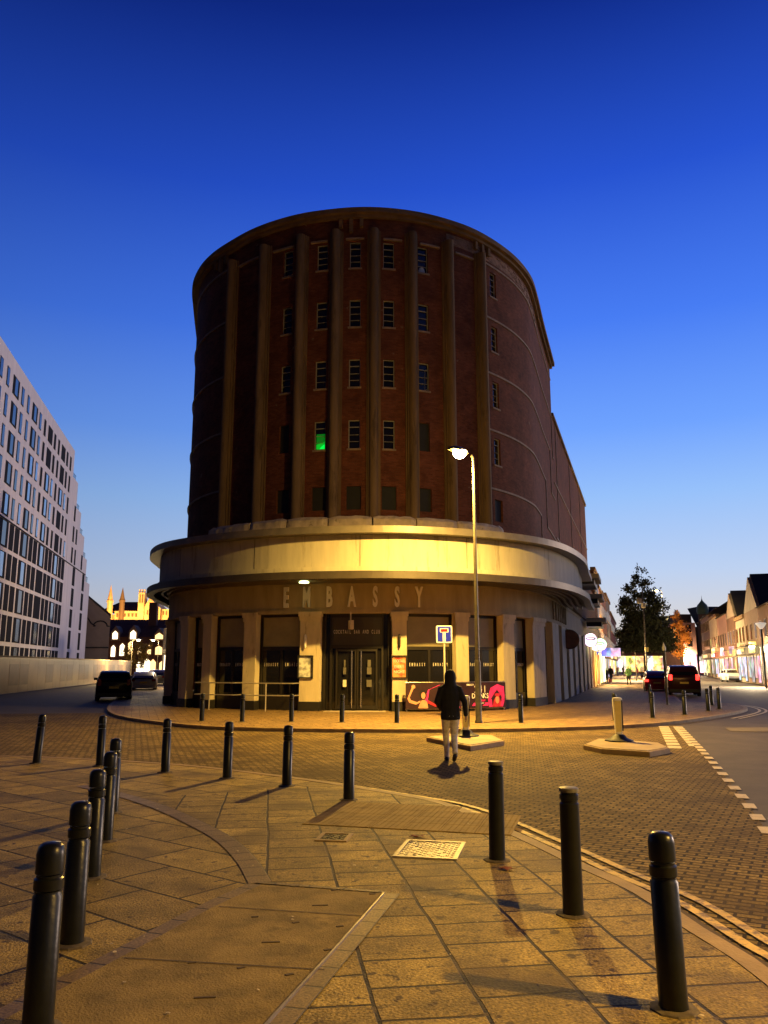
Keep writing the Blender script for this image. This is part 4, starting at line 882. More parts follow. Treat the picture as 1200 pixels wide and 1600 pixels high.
# ================================================================== vehicles (local +y is the front)
M['tyre'] = mat('tyre', (.015, .015, .015), .9); M['hub'] = mat('alloy_rim', (.3, .3, .3), .35, .8)
M['tail_off'] = mat('red_lens', (.25, .01, .01), .2); M['tail_on'] = emat('lit_tail_lamp', (1, .03, .02), 5); M['head'] = mat('clear_lens', (.7, .7, .7), .15)
M['plate_y'] = mat('rear_plate', (.7, .5, .08), .5); M['plate_w'] = mat('front_plate', (.7, .7, .65), .5)
def car(x, y, rz, label, paint, L_=4.3, W=1.82, H=1.5, suv=0.0, lit=False, group='cars parked or driving along the side streets', plate=('AB12 CDE')):
    t = thing('parked_car', label, 'car', (x, y, RD), rz, group); hw = W / 2
    # side profile: (y, roof/bonnet height, belt height, inner half width factor at roof)
    bl = .62 * H + .05
    st = [(-L_ / 2, .62 * H, .6 * H), (-L_ / 2 + .06, .66 * H, .64 * H), (-L_ / 2 + .35 - .1 * suv, (.8 + .14 * suv) * H, bl), (-L_ / 2 + .75 - .4 * suv, .97 * H, bl), (-L_ / 2 + 1.5, H, bl), (0.1, H * .995, bl), (.6, .93 * H, bl), (1.15, bl + .08, bl), (1.6, bl - .01, bl - .04), (L_ / 2 - .15, bl - .13, bl - .16), (L_ / 2, bl - .3, bl - .32)]
    rings = []
    for i, (yy, rf, be) in enumerate(st):
        e = .9 if i in (0, len(st) - 1) else (.97 if i in (1, len(st) - 2) else 1); w_ = hw * e; rw = w_ * (.8 if rf > be + .12 else .93)
        zb = .3 if i in (0, len(st) - 1) else .22
        rings.append([(-w_ * .96, yy, zb), (w_ * .96, yy, zb), (w_, yy, zb + .2), (w_ * 1.0, yy, be - .12), (w_ * .965, yy, be), (rw, yy, rf - .05 * (rf > be + .1)), (rw * .84, yy, rf), (-rw * .84, yy, rf), (-rw, yy, rf - .05 * (rf > be + .1)), (-w_ * .965, yy, be), (-w_, yy, be - .12), (-w_, yy, zb + .2)])
    body = MB().loft(rings).build('body', paint, t, smooth=True)
    def lerp_st(yy):
        for a, b in zip(st, st[1:]):
            if a[0] <= yy <= b[0]: f = (yy - a[0]) / (b[0] - a[0]); return [a[k] + f * (b[k] - a[k]) for k in (1, 2)]
    # windows sit a few millimetres proud of the shell
    a, b = st[2], st[1]; y0, y1 = (st[2][0], st[3][0]) if not suv else (st[1][0], st[3][0])
    zr0, zr1 = st[1][1] + .04, st[3][1] - .1
    m = MB(); q0 = -L_ / 2 + .05; q1 = st[3][0] - .03
    m.extr([(-hw * .78, q0, zr0), (hw * .78, q0, zr0), (hw * .66, q1, zr1), (-hw * .66, q1, zr1)], (0, -.02, .012)); m.build('rear_window', M['glass'], t)
    m = MB(); m.extr([(-hw * .82, 1.17, bl + .1), (hw * .82, 1.17, bl + .1), (hw * .68, .62, .93 * H - .03), (-hw * .68, .62, .93 * H - .03)], (0, .03, .02)); m.build('windscreen', M['glass'], t)
    for sg in (-1, 1):
        for ya, yb in ((-L_ / 2 + .6, -.25), (-.18, .85)):
            m = MB(); P4 = [(sg * hw * .968, ya, bl + .03), (sg * hw * .968, yb, bl + .03), (sg * hw * .82, min(yb, .55), H * .9), (sg * hw * .82, ya + .12, H * .9)]
            m.extr(P4, (sg * .012, 0, .004)); m.build('side_window', M['glass'], t)
        for yy in (-L_ / 2 + .82, L_ / 2 - .85):
            ax = Matrix.Rotation(R(90), 3, 'Y')
            wh = MB().lathe([(.2, -.1), (.3, -.11), (.33, -.08), (.33, .08), (.3, .11), (.2, .1)], (sg * (hw - .1), yy, .33), 20, ax).build('wheel', M['tyre'], t, smooth=True)
            MB().lathe([(0, -.105), (.2, -.1), (.2, .1), (0, .105)], (sg * (hw - .095), yy, .33), 14, ax).build('rim', M['hub'], wh)
        tl = .86 * bl if not suv else .95 * bl
        m = MB().box((sg * hw * .8, -L_ / 2 + .01, tl), (.26 if not suv else .2, .1, .16 if not suv else .34)); m.build('tail_light', M['tail_on' if lit else 'tail_off'], t, bevel=.02)
        m = MB().box((sg * hw * .76, L_ / 2 - .06, bl - .33), (.32, .16, .13)); m.build('headlight', M['head'], t, bevel=.02)
        m = MB().box((sg * (hw + .1), .75, bl + .1), (.2, .12, .14)); m.build('door_mirror', paint, t, bevel=.03)
    pl = MB().box((0, -L_ / 2 - .012, .58 * bl + .12), (.52, .02, .115)).build('number_plate', M['plate_y'], t)
    MB().box((0, L_ / 2 + .012, .45), (.52, .02, .11)).build('number_plate', M['plate_w'], t)
    MB().box((0, -L_ / 2 + .02, .36), (W * .9, .12, .2)).build('bumper', paint if not suv else M['black'], t, bevel=.03); MB().box((0, L_ / 2 - .03, .36), (W * .9, .12, .2)).build('bumper', M['black'], t, bevel=.03)
    return t
def paint(n, c, met=.3, r=.3): return mat(n, c, r, met)
pk_black = paint('black_car_paint', (.012, .011, .012)); pk_dred = paint('dark_maroon_paint', (.05, .01, .012)); pk_silver = paint('silver_car_paint', (.32, .32, .34), .6); pk_white = paint('white_car_paint', (.6, .6, .6), 0); pk_red = paint('red_car_paint', (.3, .015, .015)); pk_grey = paint('grey_car_paint', (.1, .1, .11), .5)
SA = -math.atan(.31)
c_ = car(19.4, 53.3, SA + R(1), 'large dark parked car with both red tail lamps glowing, nearest on the right street', pk_dred, 4.6, 1.98, 1.92, 1, True)
c_ = car(20.2, 60.6, SA, 'red car parked ahead of the large dark one, mostly hidden', pk_red, 4.2, 1.8, 1.5, 0, True)
car(22.0, 66.4, SA, 'grey car third in the parked row on the right street', pk_grey, 4.2, 1.8, 1.5, 0, True)
car(41.3, 97, math.pi + SA + .12, 'white car facing the camera beside the far right shopfronts', pk_white, 4.2, 1.85, 1.5)
LA = math.atan(.2)
car(-15.35, 46.6, .31, 'black car seen from behind at the mouth of the dark left street', pk_black, 4.4, 1.9, 1.62, .6)
car(-18.6, 63.5, LA + .05, 'silver car parked ahead of the black one in the left street', pk_silver, 4.5, 1.86, 1.45)
car(-22.2, 80, LA, 'pale grey car parked beyond the silver one in the left street', paint('pale_grey_paint', (.22, .22, .22), .4), 4.3, 1.8, 1.5)
car(-25.6, 97, LA + .3, 'white car standing at the lit far end of the left street', pk_white, 4.3, 1.8, 1.5)
# ================================================================== white apartment block
APT = Path([(-34.4, 60), (-40.77, 90.3), (-45.9, 115)], smooth=False)
ab = thing('apartment_block', 'tall white apartment block stepping down at its far end, dark windows in rows', 'building', (-42, 100, 0)); BA = Sub(ab)
M['white_wall'] = mat('pale_rendered_wall', (.76, .7, .65), .8, var=.09, vs=1.2, st=(1, 1, .15), stain=((.55, .46, .4), 1.0, .6))
M['winblack'] = mat('black_window_surround', (.015, .014, .015), .85, spec=.1); M['winsky'] = mat('pale_window_glass', (.25, .36, .5), .15, .6)
AH = [(60, 115, 33.1)]; zt = 33.1
steps = [(115, 33.1), (119.5, 29.2), (124, 25.4), (128.5, 22.3), (132.5, 19.1), (137, 15.5)]
lines = lambda Y: -45.9 - .208 * (Y - 115)
q = MB(); Ys = [60] + [a for a, b in steps]; Zs = [33.1] + [b for a, b in steps[1:]]
prev = None
for i in range(len(Ys) - 1):
    y0, y1, z1 = Ys[i], Ys[i + 1], Zs[i]
    pts = [(lines(y0), y0), (lines(y1), y1), (lines(y1) - 18, y1 + 4), (lines(y0) - 18, y0 + 4)]
    q = MB().prism([pts[1], pts[2], pts[3], pts[0]], 0, z1); BA(q, 'wall', M['white_wall'])
    BA(MB().prism([(p[0] - .3, p[1]) for p in (pts[1], pts[2], pts[3], pts[0])], z1 + .001, z1 + .12), 'roof_edge', M['rim'])
    if i: 
        r_ = MB()
        for k in range(6): r_.tube([(lines(y0 + .3 + k * .75) - .4, y0 + .3 + k * .75, z1), (lines(y0 + .3 + k * .75) - .4, y0 + .3 + k * .75, z1 + 1.1)], .03, 5)
        r_.tube([(lines(y0) - .4, y0, z1 + 1.1), (lines(y1) - .4, y1, z1 + 1.1)], .03, 5); BA(r_, 'terrace_rail', M['winblack'])
u = Vector((-.2037, .979, 0)); n_ = Vector((.979, .2037, 0))
fl = 3.15; cells = []
def top_at(Y):
    for i in range(len(Ys) - 1):
        if Ys[i] <= Y < Ys[i + 1]: return Zs[i]
    return 0
Y = 60.6
rest = MB(); restg = MB(); restf = MB()
while Y < 136:
    for fi in range(10):
        z0 = 1.0 + fi * fl
        lower = fi < 5
        for (dy, w_, kind) in (((0, 3.5, 'w'), (4.1, 1.7, 'n'), (6.3, 1.9, 'n')) if lower else ((.3, 2.6, 'w'), (4.0, 1.1, 'n'), (6.7, 1.0, 'n'))):
            yy = Y + dy
            if z0 + 2.6 > top_at(yy + w_) - .8 or top_at(yy) != top_at(yy + w_): continue
            cells.append((yy, z0, w_, kind, lower, fi))
    Y += 8.9
cells.sort(key=lambda c: c[0] + (0 if c[1] > 3 else 200))
for i, (yy, z0, w_, kind, lower, fi) in enumerate(cells):
    p = Vector((lines(yy), yy, 0)); h_ = 2.7 if lower else (2.3 if fi < 9 else 2.0); zz = z0 + .1
    hid = i >= 100
    def slabq(m, a, b, c, d, o0, o1):
        m.extr([p + u * a + n_ * o0 + Vector((0, 0, c)), p + u * b + n_ * o0 + Vector((0, 0, c)), p + u * b + n_ * o0 + Vector((0, 0, d)), p + u * a + n_ * o0 + Vector((0, 0, d))], n_ * (o1 - o0))
    ww = w_
    f = rest if hid else MB(); g_ = restg if hid else MB()
    slabq(f, 0, ww, zz, zz + h_, .0, .05)
    skyw = (kind == 'w' or (not lower and random.random() < .45)) and not (fi >= 8 or random.random() < .25)
    tgt = g_ if skyw else (restf if hid else MB())
    if kind == 'w': slabq(tgt, w_ * .3, w_ * .72, zz + .15, zz + h_ - .12, .04, .065); 
    elif not lower: slabq(tgt, .1, w_ - .08, zz + .1, zz + h_ - .1, .04, .065)
    if not hid:
        fo = BA(f, 'window', M['winblack'])
        if tgt.f: BA(tgt, 'pane', M['winsky'] if skyw else M['glass'], fo)
o = BA(rest, 'window', M['winblack']); o['kind'] = 'stuff'
o2 = restg; o2.v = [tuple(Vector(v) - ab.location) for v in o2.v]; o2.build('pane', M['winsky'], o)
# long hairline joint half way up, and terrace lights
q = MB(); q.box((0, 0, 0), (.0, .0, .0)); q = MB()
q.extr([Vector((lines(60), 60, 16.45)) + n_ * .0, Vector((lines(132), 132, 16.45)), Vector((lines(132), 132, 16.6)), Vector((lines(60), 60, 16.6))], n_ * .06); BA(q, 'movement_joint', M['winblack'])
# ================================================================== hoarding along the left pavement
hd_ = Path([(-22.6, 44), (-24.2, 51), (-28.6, 78), (-34.9, 113)], smooth=False)
ho = thing('hoarding', 'long pale printed site hoarding below the white apartment block', 'hoarding', (-28, 78, 0)); BH = Sub(ho)
hm = mat('printed_hoarding', (.22, .15, .08), .3, var=.35, vs=.35, spec=.6)
hn = mat('hoarding_print', (.1, .06, .035), .3, var=.5, vs=.8)
s_ = 0
while s_ < hd_.L - 2.5:
    BH(band(hd_, s_, s_ + 2.42, -.03, 0, 0, 2.35, 3), 'panel', hm)
    if int(s_ / 2.44) % 3 != 0: BH(band(hd_, s_ + .1, s_ + 2.3, .001, .006, .5, 1.9, 3), 'printed_graphic', hn)
    s_ += 2.44
BH(band(hd_, 0, hd_.L, -.08, .04, 2.351, 2.43, 3), 'top_rail', M['cream'])
# ================================================================== far end of the left street
def at(px, Y): return (px - 600) / 1250 * Y / 1.012
def zz_(py, Y): return CH + (1040 - py) / 1250 * Y * 1.01
M['pale_brick'] = brickmat('pale_painted_brick', (.4, .3, .2), (.36, .27, .18), (.25, .18, .12), .45, .15, .02, uv=True, noise=.2)
gb = thing('gable_building', 'pale brick building with plain gable end and brown curved trim beside the white block', 'building', (at(155, 142), 142, 0)); BG_ = Sub(gb)
x0, x1 = at(125, 140), at(170.5, 140); q = MB()
q.extr([(x0, 140, 0), (x1, 140, 0), (x1, 140, zz_(966, 140)), (x0, 140, zz_(930, 140))], (x1 / 140 * 16, 16, 0)); BG_(q, 'wall', mat('pale_gable_wall', (.36, .27, .19), .85, var=.12, vs=.8))
q = MB(); q.extr([(x0, 139.7, zz_(930, 140) + .1), (x1 + .2, 139.7, zz_(966, 140) + .1), (x1 + .2, 139.7, zz_(966, 140) + .4), (x0, 139.7, zz_(930, 140) + .4)], (x1 / 140 * 16.5, 16.5, 0)); BG_(q, 'roof', M['plinth'])
q = MB(); cx = at(155, 139.9); zc = zz_(978, 140); ln = [(x0, zc + 2.6), (at(141, 140), zc + .2), (at(148, 140), zc - .3)] + [(cx + 1.2 * math.cos(a), zc - .3 + .9 * math.sin(a)) for a in [math.pi * (1 - k / 8) for k in range(9)]] + [(x1, zc - .3)]
q.tube([(a, 139.95, b) for a, b in ln], .12, 6); BG_(q, 'curved_trim', M['plinth'])
BG_(MB().box(((x0 + x1) / 2, 139.93, zz_(1013, 140)), (x1 - x0, .1, .25)), 'string_course', M['plinth'])
lw = emat('warm_lit_window', (1, .62, .25), 2.2); lw2 = emat('bright_lit_window', (1, .8, .5), 3.5)
rb = thing('brick_terrace', 'long low red brick building with lit pointed windows at the end of the left street', 'building', (at(228, 166), 166, 0)); BR_ = Sub(rb)
Yr = 160; x0, x1 = at(150, Yr), at(300, Yr)
q = MB().box(((x0 + x1) / 2, Yr + 6, zz_(997, Yr) / 2), (x1 - x0, 12, zz_(997, Yr))); BR_(q, 'wall', mat('terrace_brick', (.2, .085, .045), .9, var=.2, vs=1))
q = MB(); e_, rg = zz_(997, Yr), zz_(968, Yr); q.extr([(x0, Yr - .4, e_), (x0, Yr + 6, rg), (x0, Yr + 12.4, e_)], (x1 - x0, 0, 0)); BR_(q, 'roof', mat('dark_roof_tile', (.1, .04, .028), .9, var=.2, vs=1))
for px, py0, py1, hw_, mt in ((181, 1001, 990, .5, lw2), (209, 1000, 989, .55, lw2), (249.5, 1001, 993, .75, lw)):
    d = MB(); X = at(px, Yr); zb, ztp = zz_(1003, Yr), zz_(py1 - 6, Yr); d.extr([(X - .9, Yr - .5, zb), (X + .9, Yr - .5, zb), (X + .9, Yr - .5, ztp - .7), (X, Yr - .5, ztp + .5), (X - .9, Yr - .5, ztp - .7)], (0, 3, 0)); dm = BR_(d, 'dormer', mat('dormer_stone', (.3, .18, .1), .8))
    w_ = MB(); w_.extr([(X - hw_, Yr - .52, zb + .35), (X + hw_, Yr - .52, zb + .35), (X + hw_, Yr - .52, ztp - 1), (X, Yr - .52, ztp - .5), (X - hw_, Yr - .52, ztp - 1)], (0, -.06, 0)); BR_(w_, 'lit_window', mt, dm)
for px, py, wq, hq, mt in ((178, 1018, .8, 2.2, lw2), (192, 1016, .9, 2.4, lw2), (205, 1013, 1.0, 2.6, lw), (219, 1016, .7, 2.0, lw), (234, 1016, .7, 1.8, lw), (249, 1017, 1.3, 1.7, lw), (180, 1040, 1.1, 2, lw), (193, 1040, 1, 2, lw), (221, 1044, 1.3, 3, lw2), (232, 1041, 1.2, 3, lw2), (241, 1042, 1.1, 3, lw), (256, 1042, 1.2, 2.5, lw), (266, 1040, 1.2, 2.5, lw2)):
    X = at(px, Yr); z = zz_(py, Yr); w_ = MB(); w_.extr([(X - wq / 2, Yr - .02, z - hq / 2), (X + wq / 2, Yr - .02, z - hq / 2), (X + wq / 2, Yr - .02, z + hq * .3), (X, Yr - .02, z + hq / 2), (X - wq / 2, Yr - .02, z + hq * .3)], (0, -.08, 0)); BR_(w_, 'lit_window', mt)
X = at(231, Yr); BR_(MB().box((X, Yr + 3, zz_(966, Yr) + .7), (1.6, 1.2, 4.6)), 'chimney', mat('chimney_brick', (.12, .05, .03), .9))
pb = thing('pale_shop', 'small pale building at the right end of the left street beside the cinema', 'building', (at(274, 120), 120, 0)); BP_ = Sub(pb)
BP_(MB().box((at(276, 120), 124, 3.6), (4.0, 8, 7.2)), 'wall', mat('pale_shop_wall', (.3, .27, .25), .8)); BP_(MB().box((at(274, 120) - .2, 119.96, 2), (2.6, .1, 2.6)), 'lit_window', lw2); BP_(MB().box((at(274, 120), 119.9, 3.9), (3.6, .3, .5)), 'fascia', M['white_plastic'])
# cathedral, floodlit
ca = thing('cathedral', 'floodlit stone cathedral with spires and square tower rising over the brick roofs', 'cathedral', (at(215, 330), 335, 0)); BC = Sub(ca); YC = 330
stone = mat('cathedral_stone', (.5, .36, .2), .9, var=.3, vs=.25); dks = mat('dark_stone', (.12, .08, .05), .9)
def cb(px0, px1, py0, py1, nm, mt, y0=0, dp=10):
    a, b = at(px0, YC), at(px1, YC); z0, z1 = zz_(py1, YC), zz_(py0, YC); return BC(MB().box(((a + b) / 2, YC + y0 + dp / 2, (z0 + z1) / 2), (b - a, dp, z1 - z0)), nm, mt)
cb(174, 214, 957, 1040, 'nave_wall', stone, 2, 14); cb(160, 176, 962, 1040, 'west_wall', stone, 4, 10)
q = MB(); a, b = at(150, YC), at(213, YC); q.extr([(a, YC + 2, zz_(957, YC)), (a + 6, YC + 9, zz_(941, YC)), (a, YC + 16, zz_(957, YC))], (b - a, 0, 0)); BC(q, 'nave_roof', dks)
def spire(px, hw_, pyb, pyt, mt, sh):
    X = at(px, YC); r = hw_ / 1250 * YC; q = MB(); q.lathe([(r, 0), (r, zz_(sh, YC)), (r * 1.25, zz_(sh, YC) + .05), (r * 1.25, zz_(sh, YC) + .8), (r, zz_(sh, YC) + 1), (0.05, zz_(pyt, YC))], (X, YC + 1, 0), 8); BC(q, 'spire', mt)
spire(167, 4.5, 963, 917, stone, 944); spire(186, 4, 946, 921, dks, 943)
cb(212.5, 222, 929, 1040, 'tower', stone, 0, 4)
for px in (213.2, 217.3, 221.3): cb(px - .9, px + .9, 924, 929, 'pinnacle', stone, .5, .9)
for px in (215.4, 219.2): 
    o = cb(px - .9, px + .9, 933, 945, 'tower_opening', dks, -.25, .2)
q = MB(); q.extr([(at(222, YC), YC + 1, 0), (at(247, YC), YC + 1, 0), (at(247, YC), YC + 1, zz_(953, YC)), (at(229, YC), YC + 1, zz_(937, YC)), (at(222, YC), YC + 1, zz_(950, YC))], (0, 12, 0)); BC(q, 'transept', stone)
cb(247, 262, 954, 1040, 'choir_wall', stone, 3, 8)
for k in range(6): cb(177 + k * 6, 180 + k * 6, 961, 966, 'clerestory_window', dks, 1.8, .15)
for px in (227, 233, 239): cb(px - 1.1, px + 1.1, 956, 963, 'arched_window', dks, .8, .15)
for px in (250, 255, 260): cb(px - 1, px + 1, 957, 963, 'arched_window', dks, 2.8, .15)
for k, X in enumerate((at(172, 312), at(205, 312), at(240, 312))):
    t = thing('floodlight', ('floodlight at the foot of the cathedral spire', 'floodlight at the foot of the cathedral nave', 'floodlight at the foot of the cathedral transept')[k], 'floodlight', (X, 300, 0), group='floodlights before the cathedral')
    MB().box((0, 0, .5), (1.6, .6, .8)).build('housing', M['black'], t, bevel=.05); MB().box((0, .32, .6), (1.3, .05, .55)).build('lens', M['lampw'], t)
    light('SPOT', (X, 300.8, 2), 150000, (1, .5, .13), .5, (X, 330, 20), spot=100)
bare = None
# ================================================================== left street lamps
lamp_post(at(276, 66), 66, 4.7, 'white lit street lamp close to the far left corner of the cinema', arm=(-.1, -.05), base_r=.06, lampmat='lampw', power=300, up=180, col=(1, .74, .4), group='lit street lamps')
lamp_post(at(248, 104), 104, 5.0, 'lit street lamp by the pale cars at the end of the left street', arm=(-.4, 0), base_r=.06, lampmat='lampw', power=2500, up=1300, col=(1, .7, .35), group='lit street lamps')
lamp_post(at(207, 90), 90, 4.6, 'lit street lamp over the far end of the hoarding', arm=(.4, 0), base_r=.06, lampmat='lampw', power=2600, up=2200, col=(1, .7, .3), group='lit street lamps')
# ================================================================== shopping street, left row beyond the cinema
def sline(x_at0, Y): return x_at0 + .31 * Y
US = Vector((.2961, .9552, 0)); NL = Vector((.9552, -.2961, 0))     # along the street; out from the left row towards the street
glow = {}
def gmat(c, s):
    k = (c, s)
    if k in glow: return glow[k]
    m = emat('lit_shop_glass', c, s); nt = m.node_tree; p_ = nt.nodes['Principled BSDF']; g_ = nt.nodes.new('ShaderNodeNewGeometry')
    vo = nt.nodes.new('ShaderNodeTexVoronoi'); vo.inputs['Scale'].default_value = 1.1; nt.links.new(g_.outputs['Position'], vo.inputs['Vector'])
    mi = nt.nodes.new('ShaderNodeMix'); mi.data_type = 'RGBA'; mi.blend_type = 'MULTIPLY'; mi.inputs[0].default_value = .55; mi.inputs[6].default_value = (*c, 1); nt.links.new(vo.outputs['Color'], mi.inputs[7]); nt.links.new(mi.outputs[2], p_.inputs['Emission Color'])
    no = nt.nodes.new('ShaderNodeTexNoise'); no.inputs['Scale'].default_value = .9; nt.links.new(g_.outputs['Position'], no.inputs['Vector'])
    mr_ = nt.nodes.new('ShaderNodeMapRange'); mr_.inputs['From Min'].default_value = .35; mr_.inputs['From Max'].default_value = .65; mr_.inputs['To Min'].default_value = .35 * s * .55; mr_.inputs['To Max'].default_value = 1.9 * s * .55
    nt.links.new(no.outputs[0], mr_.inputs[0]); nt.links.new(mr_.outputs[0], p_.inputs['Emission Strength'])
    glow[k] = m; return m
WARM = (1, .55, .2); PALE = (1, .85, .6); PINK = (1, .5, .6); COOL = (.75, .8, 1); ORG = (1, .3, .08); YEL = (1, .75, .2); WHT = (1, .93, .85)
def obox(m, p, u, n, a, b, o0, o1, z0, z1):                # box along u from a to b, out along n from o0 to o1
    m.extr([p + u * a + n * o0 + Vector((0, 0, z0)), p + u * b + n * o0 + Vector((0, 0, z0)), p + u * b + n * o0 + Vector((0, 0, z1)), p + u * a + n * o0 + Vector((0, 0, z1))], n * (o1 - o0)); return m
pkw_f = mat('red_fascia_board', (.2, .03, .03), .6)
def shop_house(x0, Y0, Ylen, side, h, label, wallmat, roof='flat', rh=0, shops=((.1, .9, PALE, 3),), sign=(WHT, 2), storeys=2, wwin=1.0, lit=0, depth=9, trim=None, cat='building', group=None):
    p = Vector((x0, Y0, 0)); n = NL if side < 0 else -NL; u = US; wd = Ylen / .9552
    t = thing('shop_building', label, cat, tuple(p), 0, group); BB_ = Sub(t)
    q = MB(); obox(q, p, u, n, .01, wd - .01, -depth, 0, 0, h); BB_(q, 'wall', wallmat)
    if roof == 'gable':                                    # gable faces the street
        a, b, c = p + Vector((0, 0, h)), p + u * wd + Vector((0, 0, h)), p + u * wd / 2 + Vector((0, 0, h + rh))
        q = MB(); q.extr([a + n * .02, b + n * .02, c + n * .02], -n * .3); BB_(q, 'gable', trim or wallmat)
        q = MB(); r0 = p - u * .25 + Vector((0, 0, h - .2)); 
        q.extr([r0 - n * .25, r0 - n * depth, c - n * depth + Vector((0, 0, .15)), c - n * .25 + Vector((0, 0, .15))], (0, 0, .18)); r1 = p + u * (wd + .25) + Vector((0, 0, h - .2))
        q.extr([r1 - n * .25, r1 - n * depth, c - n * depth + Vector((0, 0, .16)), c - n * .25 + Vector((0, 0, .16))], (0, 0, .18)); BB_(q, 'roof', M['roof_dark'])
    elif roof == 'pitch':
        a = p + Vector((0, 0, h)); q = MB(); q.extr([a + n * .3, a - n * depth / 2 + Vector((0, 0, rh)), a - n * depth], u * wd); BB_(q, 'roof', M['roof_dark'])
    else: BB_(obox(MB(), p, u, n, -.05, wd + .04, -.4, .18, h - .05, h + .35), 'parapet', trim or M['cornice'])
    BB_(obox(MB(), p, u, n, 0, wd, .003, .2, 2.95, 3.7), 'shop_fascia', random.choice((M['plinth'], M['cream'], pkw_f, M['band_wall'])))
    if sign:
        c0 = wd * random.uniform(.2, .4); BB_(obox(MB(), p, u, n, c0, c0 + wd * .42, .201, .26, 3.08, 3.55), 'lit_sign', gmat(*sign))
    for a, b, c_, s_ in shops:
        n_p = max(1, int((b - a) * wd / 1.7)); ww = (b - a) * wd / n_p
        for i in range(n_p):
            z0 = .5 if (i % 3) else .08
            f = BB_(obox(MB(), p, u, n, a * wd + i * ww + .06, a * wd + (i + 1) * ww - .06, .003, .07, z0, 2.85), 'shop_window', M['frame'])
            BB_(obox(MB(), p, u, n, a * wd + i * ww + .16, a * wd + (i + 1) * ww - .16, .071, .09, z0 + .12, 2.72), 'lit_pane', gmat(c_, round(s_ * random.choice((.12, .3, .5, .8)), 2)), f)
    k = max(1, int(wd / 2.6)); fh = (h - 3.9) / max(1, storeys - 1)
    for st in range(storeys - 1):
        for i in range(k):
            c = wd * (i + .5) / k; z = 4.3 + st * fh
            f = BB_(obox(MB(), p, u, n, c - .55 * wwin, c + .55 * wwin, .003, .07, z, z + min(1.7, fh - .7)), 'window', M['string'])
            l_ = (i + st) % 3 == 0 and lit
            g_ = BB_(obox(MB(), p, u, n, c - .44 * wwin, c + .44 * wwin, .071, .09, z + .1, z + min(1.6, fh - .8)), 'pane', gmat(WARM, lit) if l_ else M['glass'], f)
    return t
M['roof_dark'] = mat('dark_slate', (.022, .018, .016), .85, var=.2, vs=1)
rbk = mat('red_facade_brick', (.26, .095, .055), .9, var=.2, vs=1); bbk = mat('brown_facade_brick', (.17, .085, .05), .9, var=.2, vs=1); pst = mat('pale_stone_facade', (.42, .33, .24), .85, var=.15, vs=1); pkw = mat('pink_rendered_facade', (.45, .25, .2), .85, var=.15, vs=1); drk = mat('dark_facade', (.08, .06, .05), .9, var=.2)
# things on the cinema's own street flank: projecting round signs
def round_sign(px, py, Y, r, face, label, bracket=True, rect=None, group='signs projecting over the shopping pavement', mark=None):
    g = AT(px, py, Y); t = thing('hanging_sign', label, 'sign', tuple(g), SA, group)
    ax = Matrix.Rotation(R(90), 3, 'X')
    if rect: MB().box((0, 0, 0), (rect[0], .14, rect[1])).build('sign_face', face, t, bevel=.04)
    else:
        MB().lathe([(0, -.07), (r, -.07), (r, .07), (0, .07)], (0, 0, 0), 28, ax).build('sign_face', face, t, smooth=True)
        MB().lathe([(r * 1.002, -.085), (r * 1.06, -.085), (r * 1.06, .085), (r * 1.002, .085)], (0, 0, 0), 28, ax, False).build('rim', M['plinth'], t)
    if mark: MB().tube([(r * .7 * math.cos(a), -.075, r * .16 * math.sin(a) + .1) for a in [6.2832 * k / 18 for k in range(19)]], .035, 5).build('oval_mark', M['black'], t)
    w_ = -(rect[0] / 2 if rect else r)
    MB().tube([(w_ + .02, 0, 0), (w_ - .9, .0, .0)], .035, 6).build('bracket', M['black'], t)
dks_ = mat('brown_sign', (.14, .05, .035), .5, var=.5, vs=3)
round_sign(890, 999, 46, .52, dks_, 'large unlit brown round sign hanging over the pavement, nearest the cinema entrance')
round_sign(923, 1000, 62, .5, gmat(WHT, 4), 'left one of two glowing white round signs', mark=True)
round_sign(938, 1007, 70, .52, gmat(WHT, 4), 'right one of two glowing white round signs', mark=True)
round_sign(943, 1019, 76, .5, gmat((.25, .3, 1), 2.5), 'glowing blue sign below the white round signs', rect=(1.3, .8))
round_sign(957, 1019, 88, .5, gmat((.75, .45, 1), 2.5), 'glowing purple rectangular sign farthest along the left row', rect=(1.7, .9))
# shopfronts set in the cinema flank: pale strip wall with openings and a glowing shop
p = Vector((11.4, 46.6, 0)); p.z = 0
fs = thing('shopfront', 'pale shopfront panels with warm orange window and glowing top along the cinema flank', 'shopfront', tuple(p)); BS = Sub(fs)
base = Vector((WP.at(WP.L * .0)[0], 0, 0))
s0 = WP.s_ratio(.2340); 
for a, b, mt, z0, z1 in ((18, 21.0, gmat(ORG, 3), .3, 2.7), (21.3, 24.5, gmat(YEL, 7), .3, 2.9), (24.7, 27.6, gmat(WARM, 7), .3, 2.7), (28, 31, gmat(PALE, 8), .3, 2.8), (12, 29, gmat(PALE, 3.5), 3.0, 3.8)):
    aa = min(s0 + a, WP.L - .1); bb_ = min(s0 + b, WP.L)
    if bb_ > aa: BS(band(WP, aa, bb_, .42, .5, z0, z1), 'lit_window' if z0 < 1 else 'lit_fascia', mt)
for a_, pw in ((19.5, 500), (24, 900), (29, 900)):
    p_, u_, n_2 = WP.frame(min(s0 + a_, WP.L - .5)); light('AREA', (p_.x + n_2.x * .6, p_.y + n_2.y * .6, 2.4), pw, (1, .66, .28), 1.6, (p_.x + n_2.x * 6, p_.y + n_2.y * 6, 0))
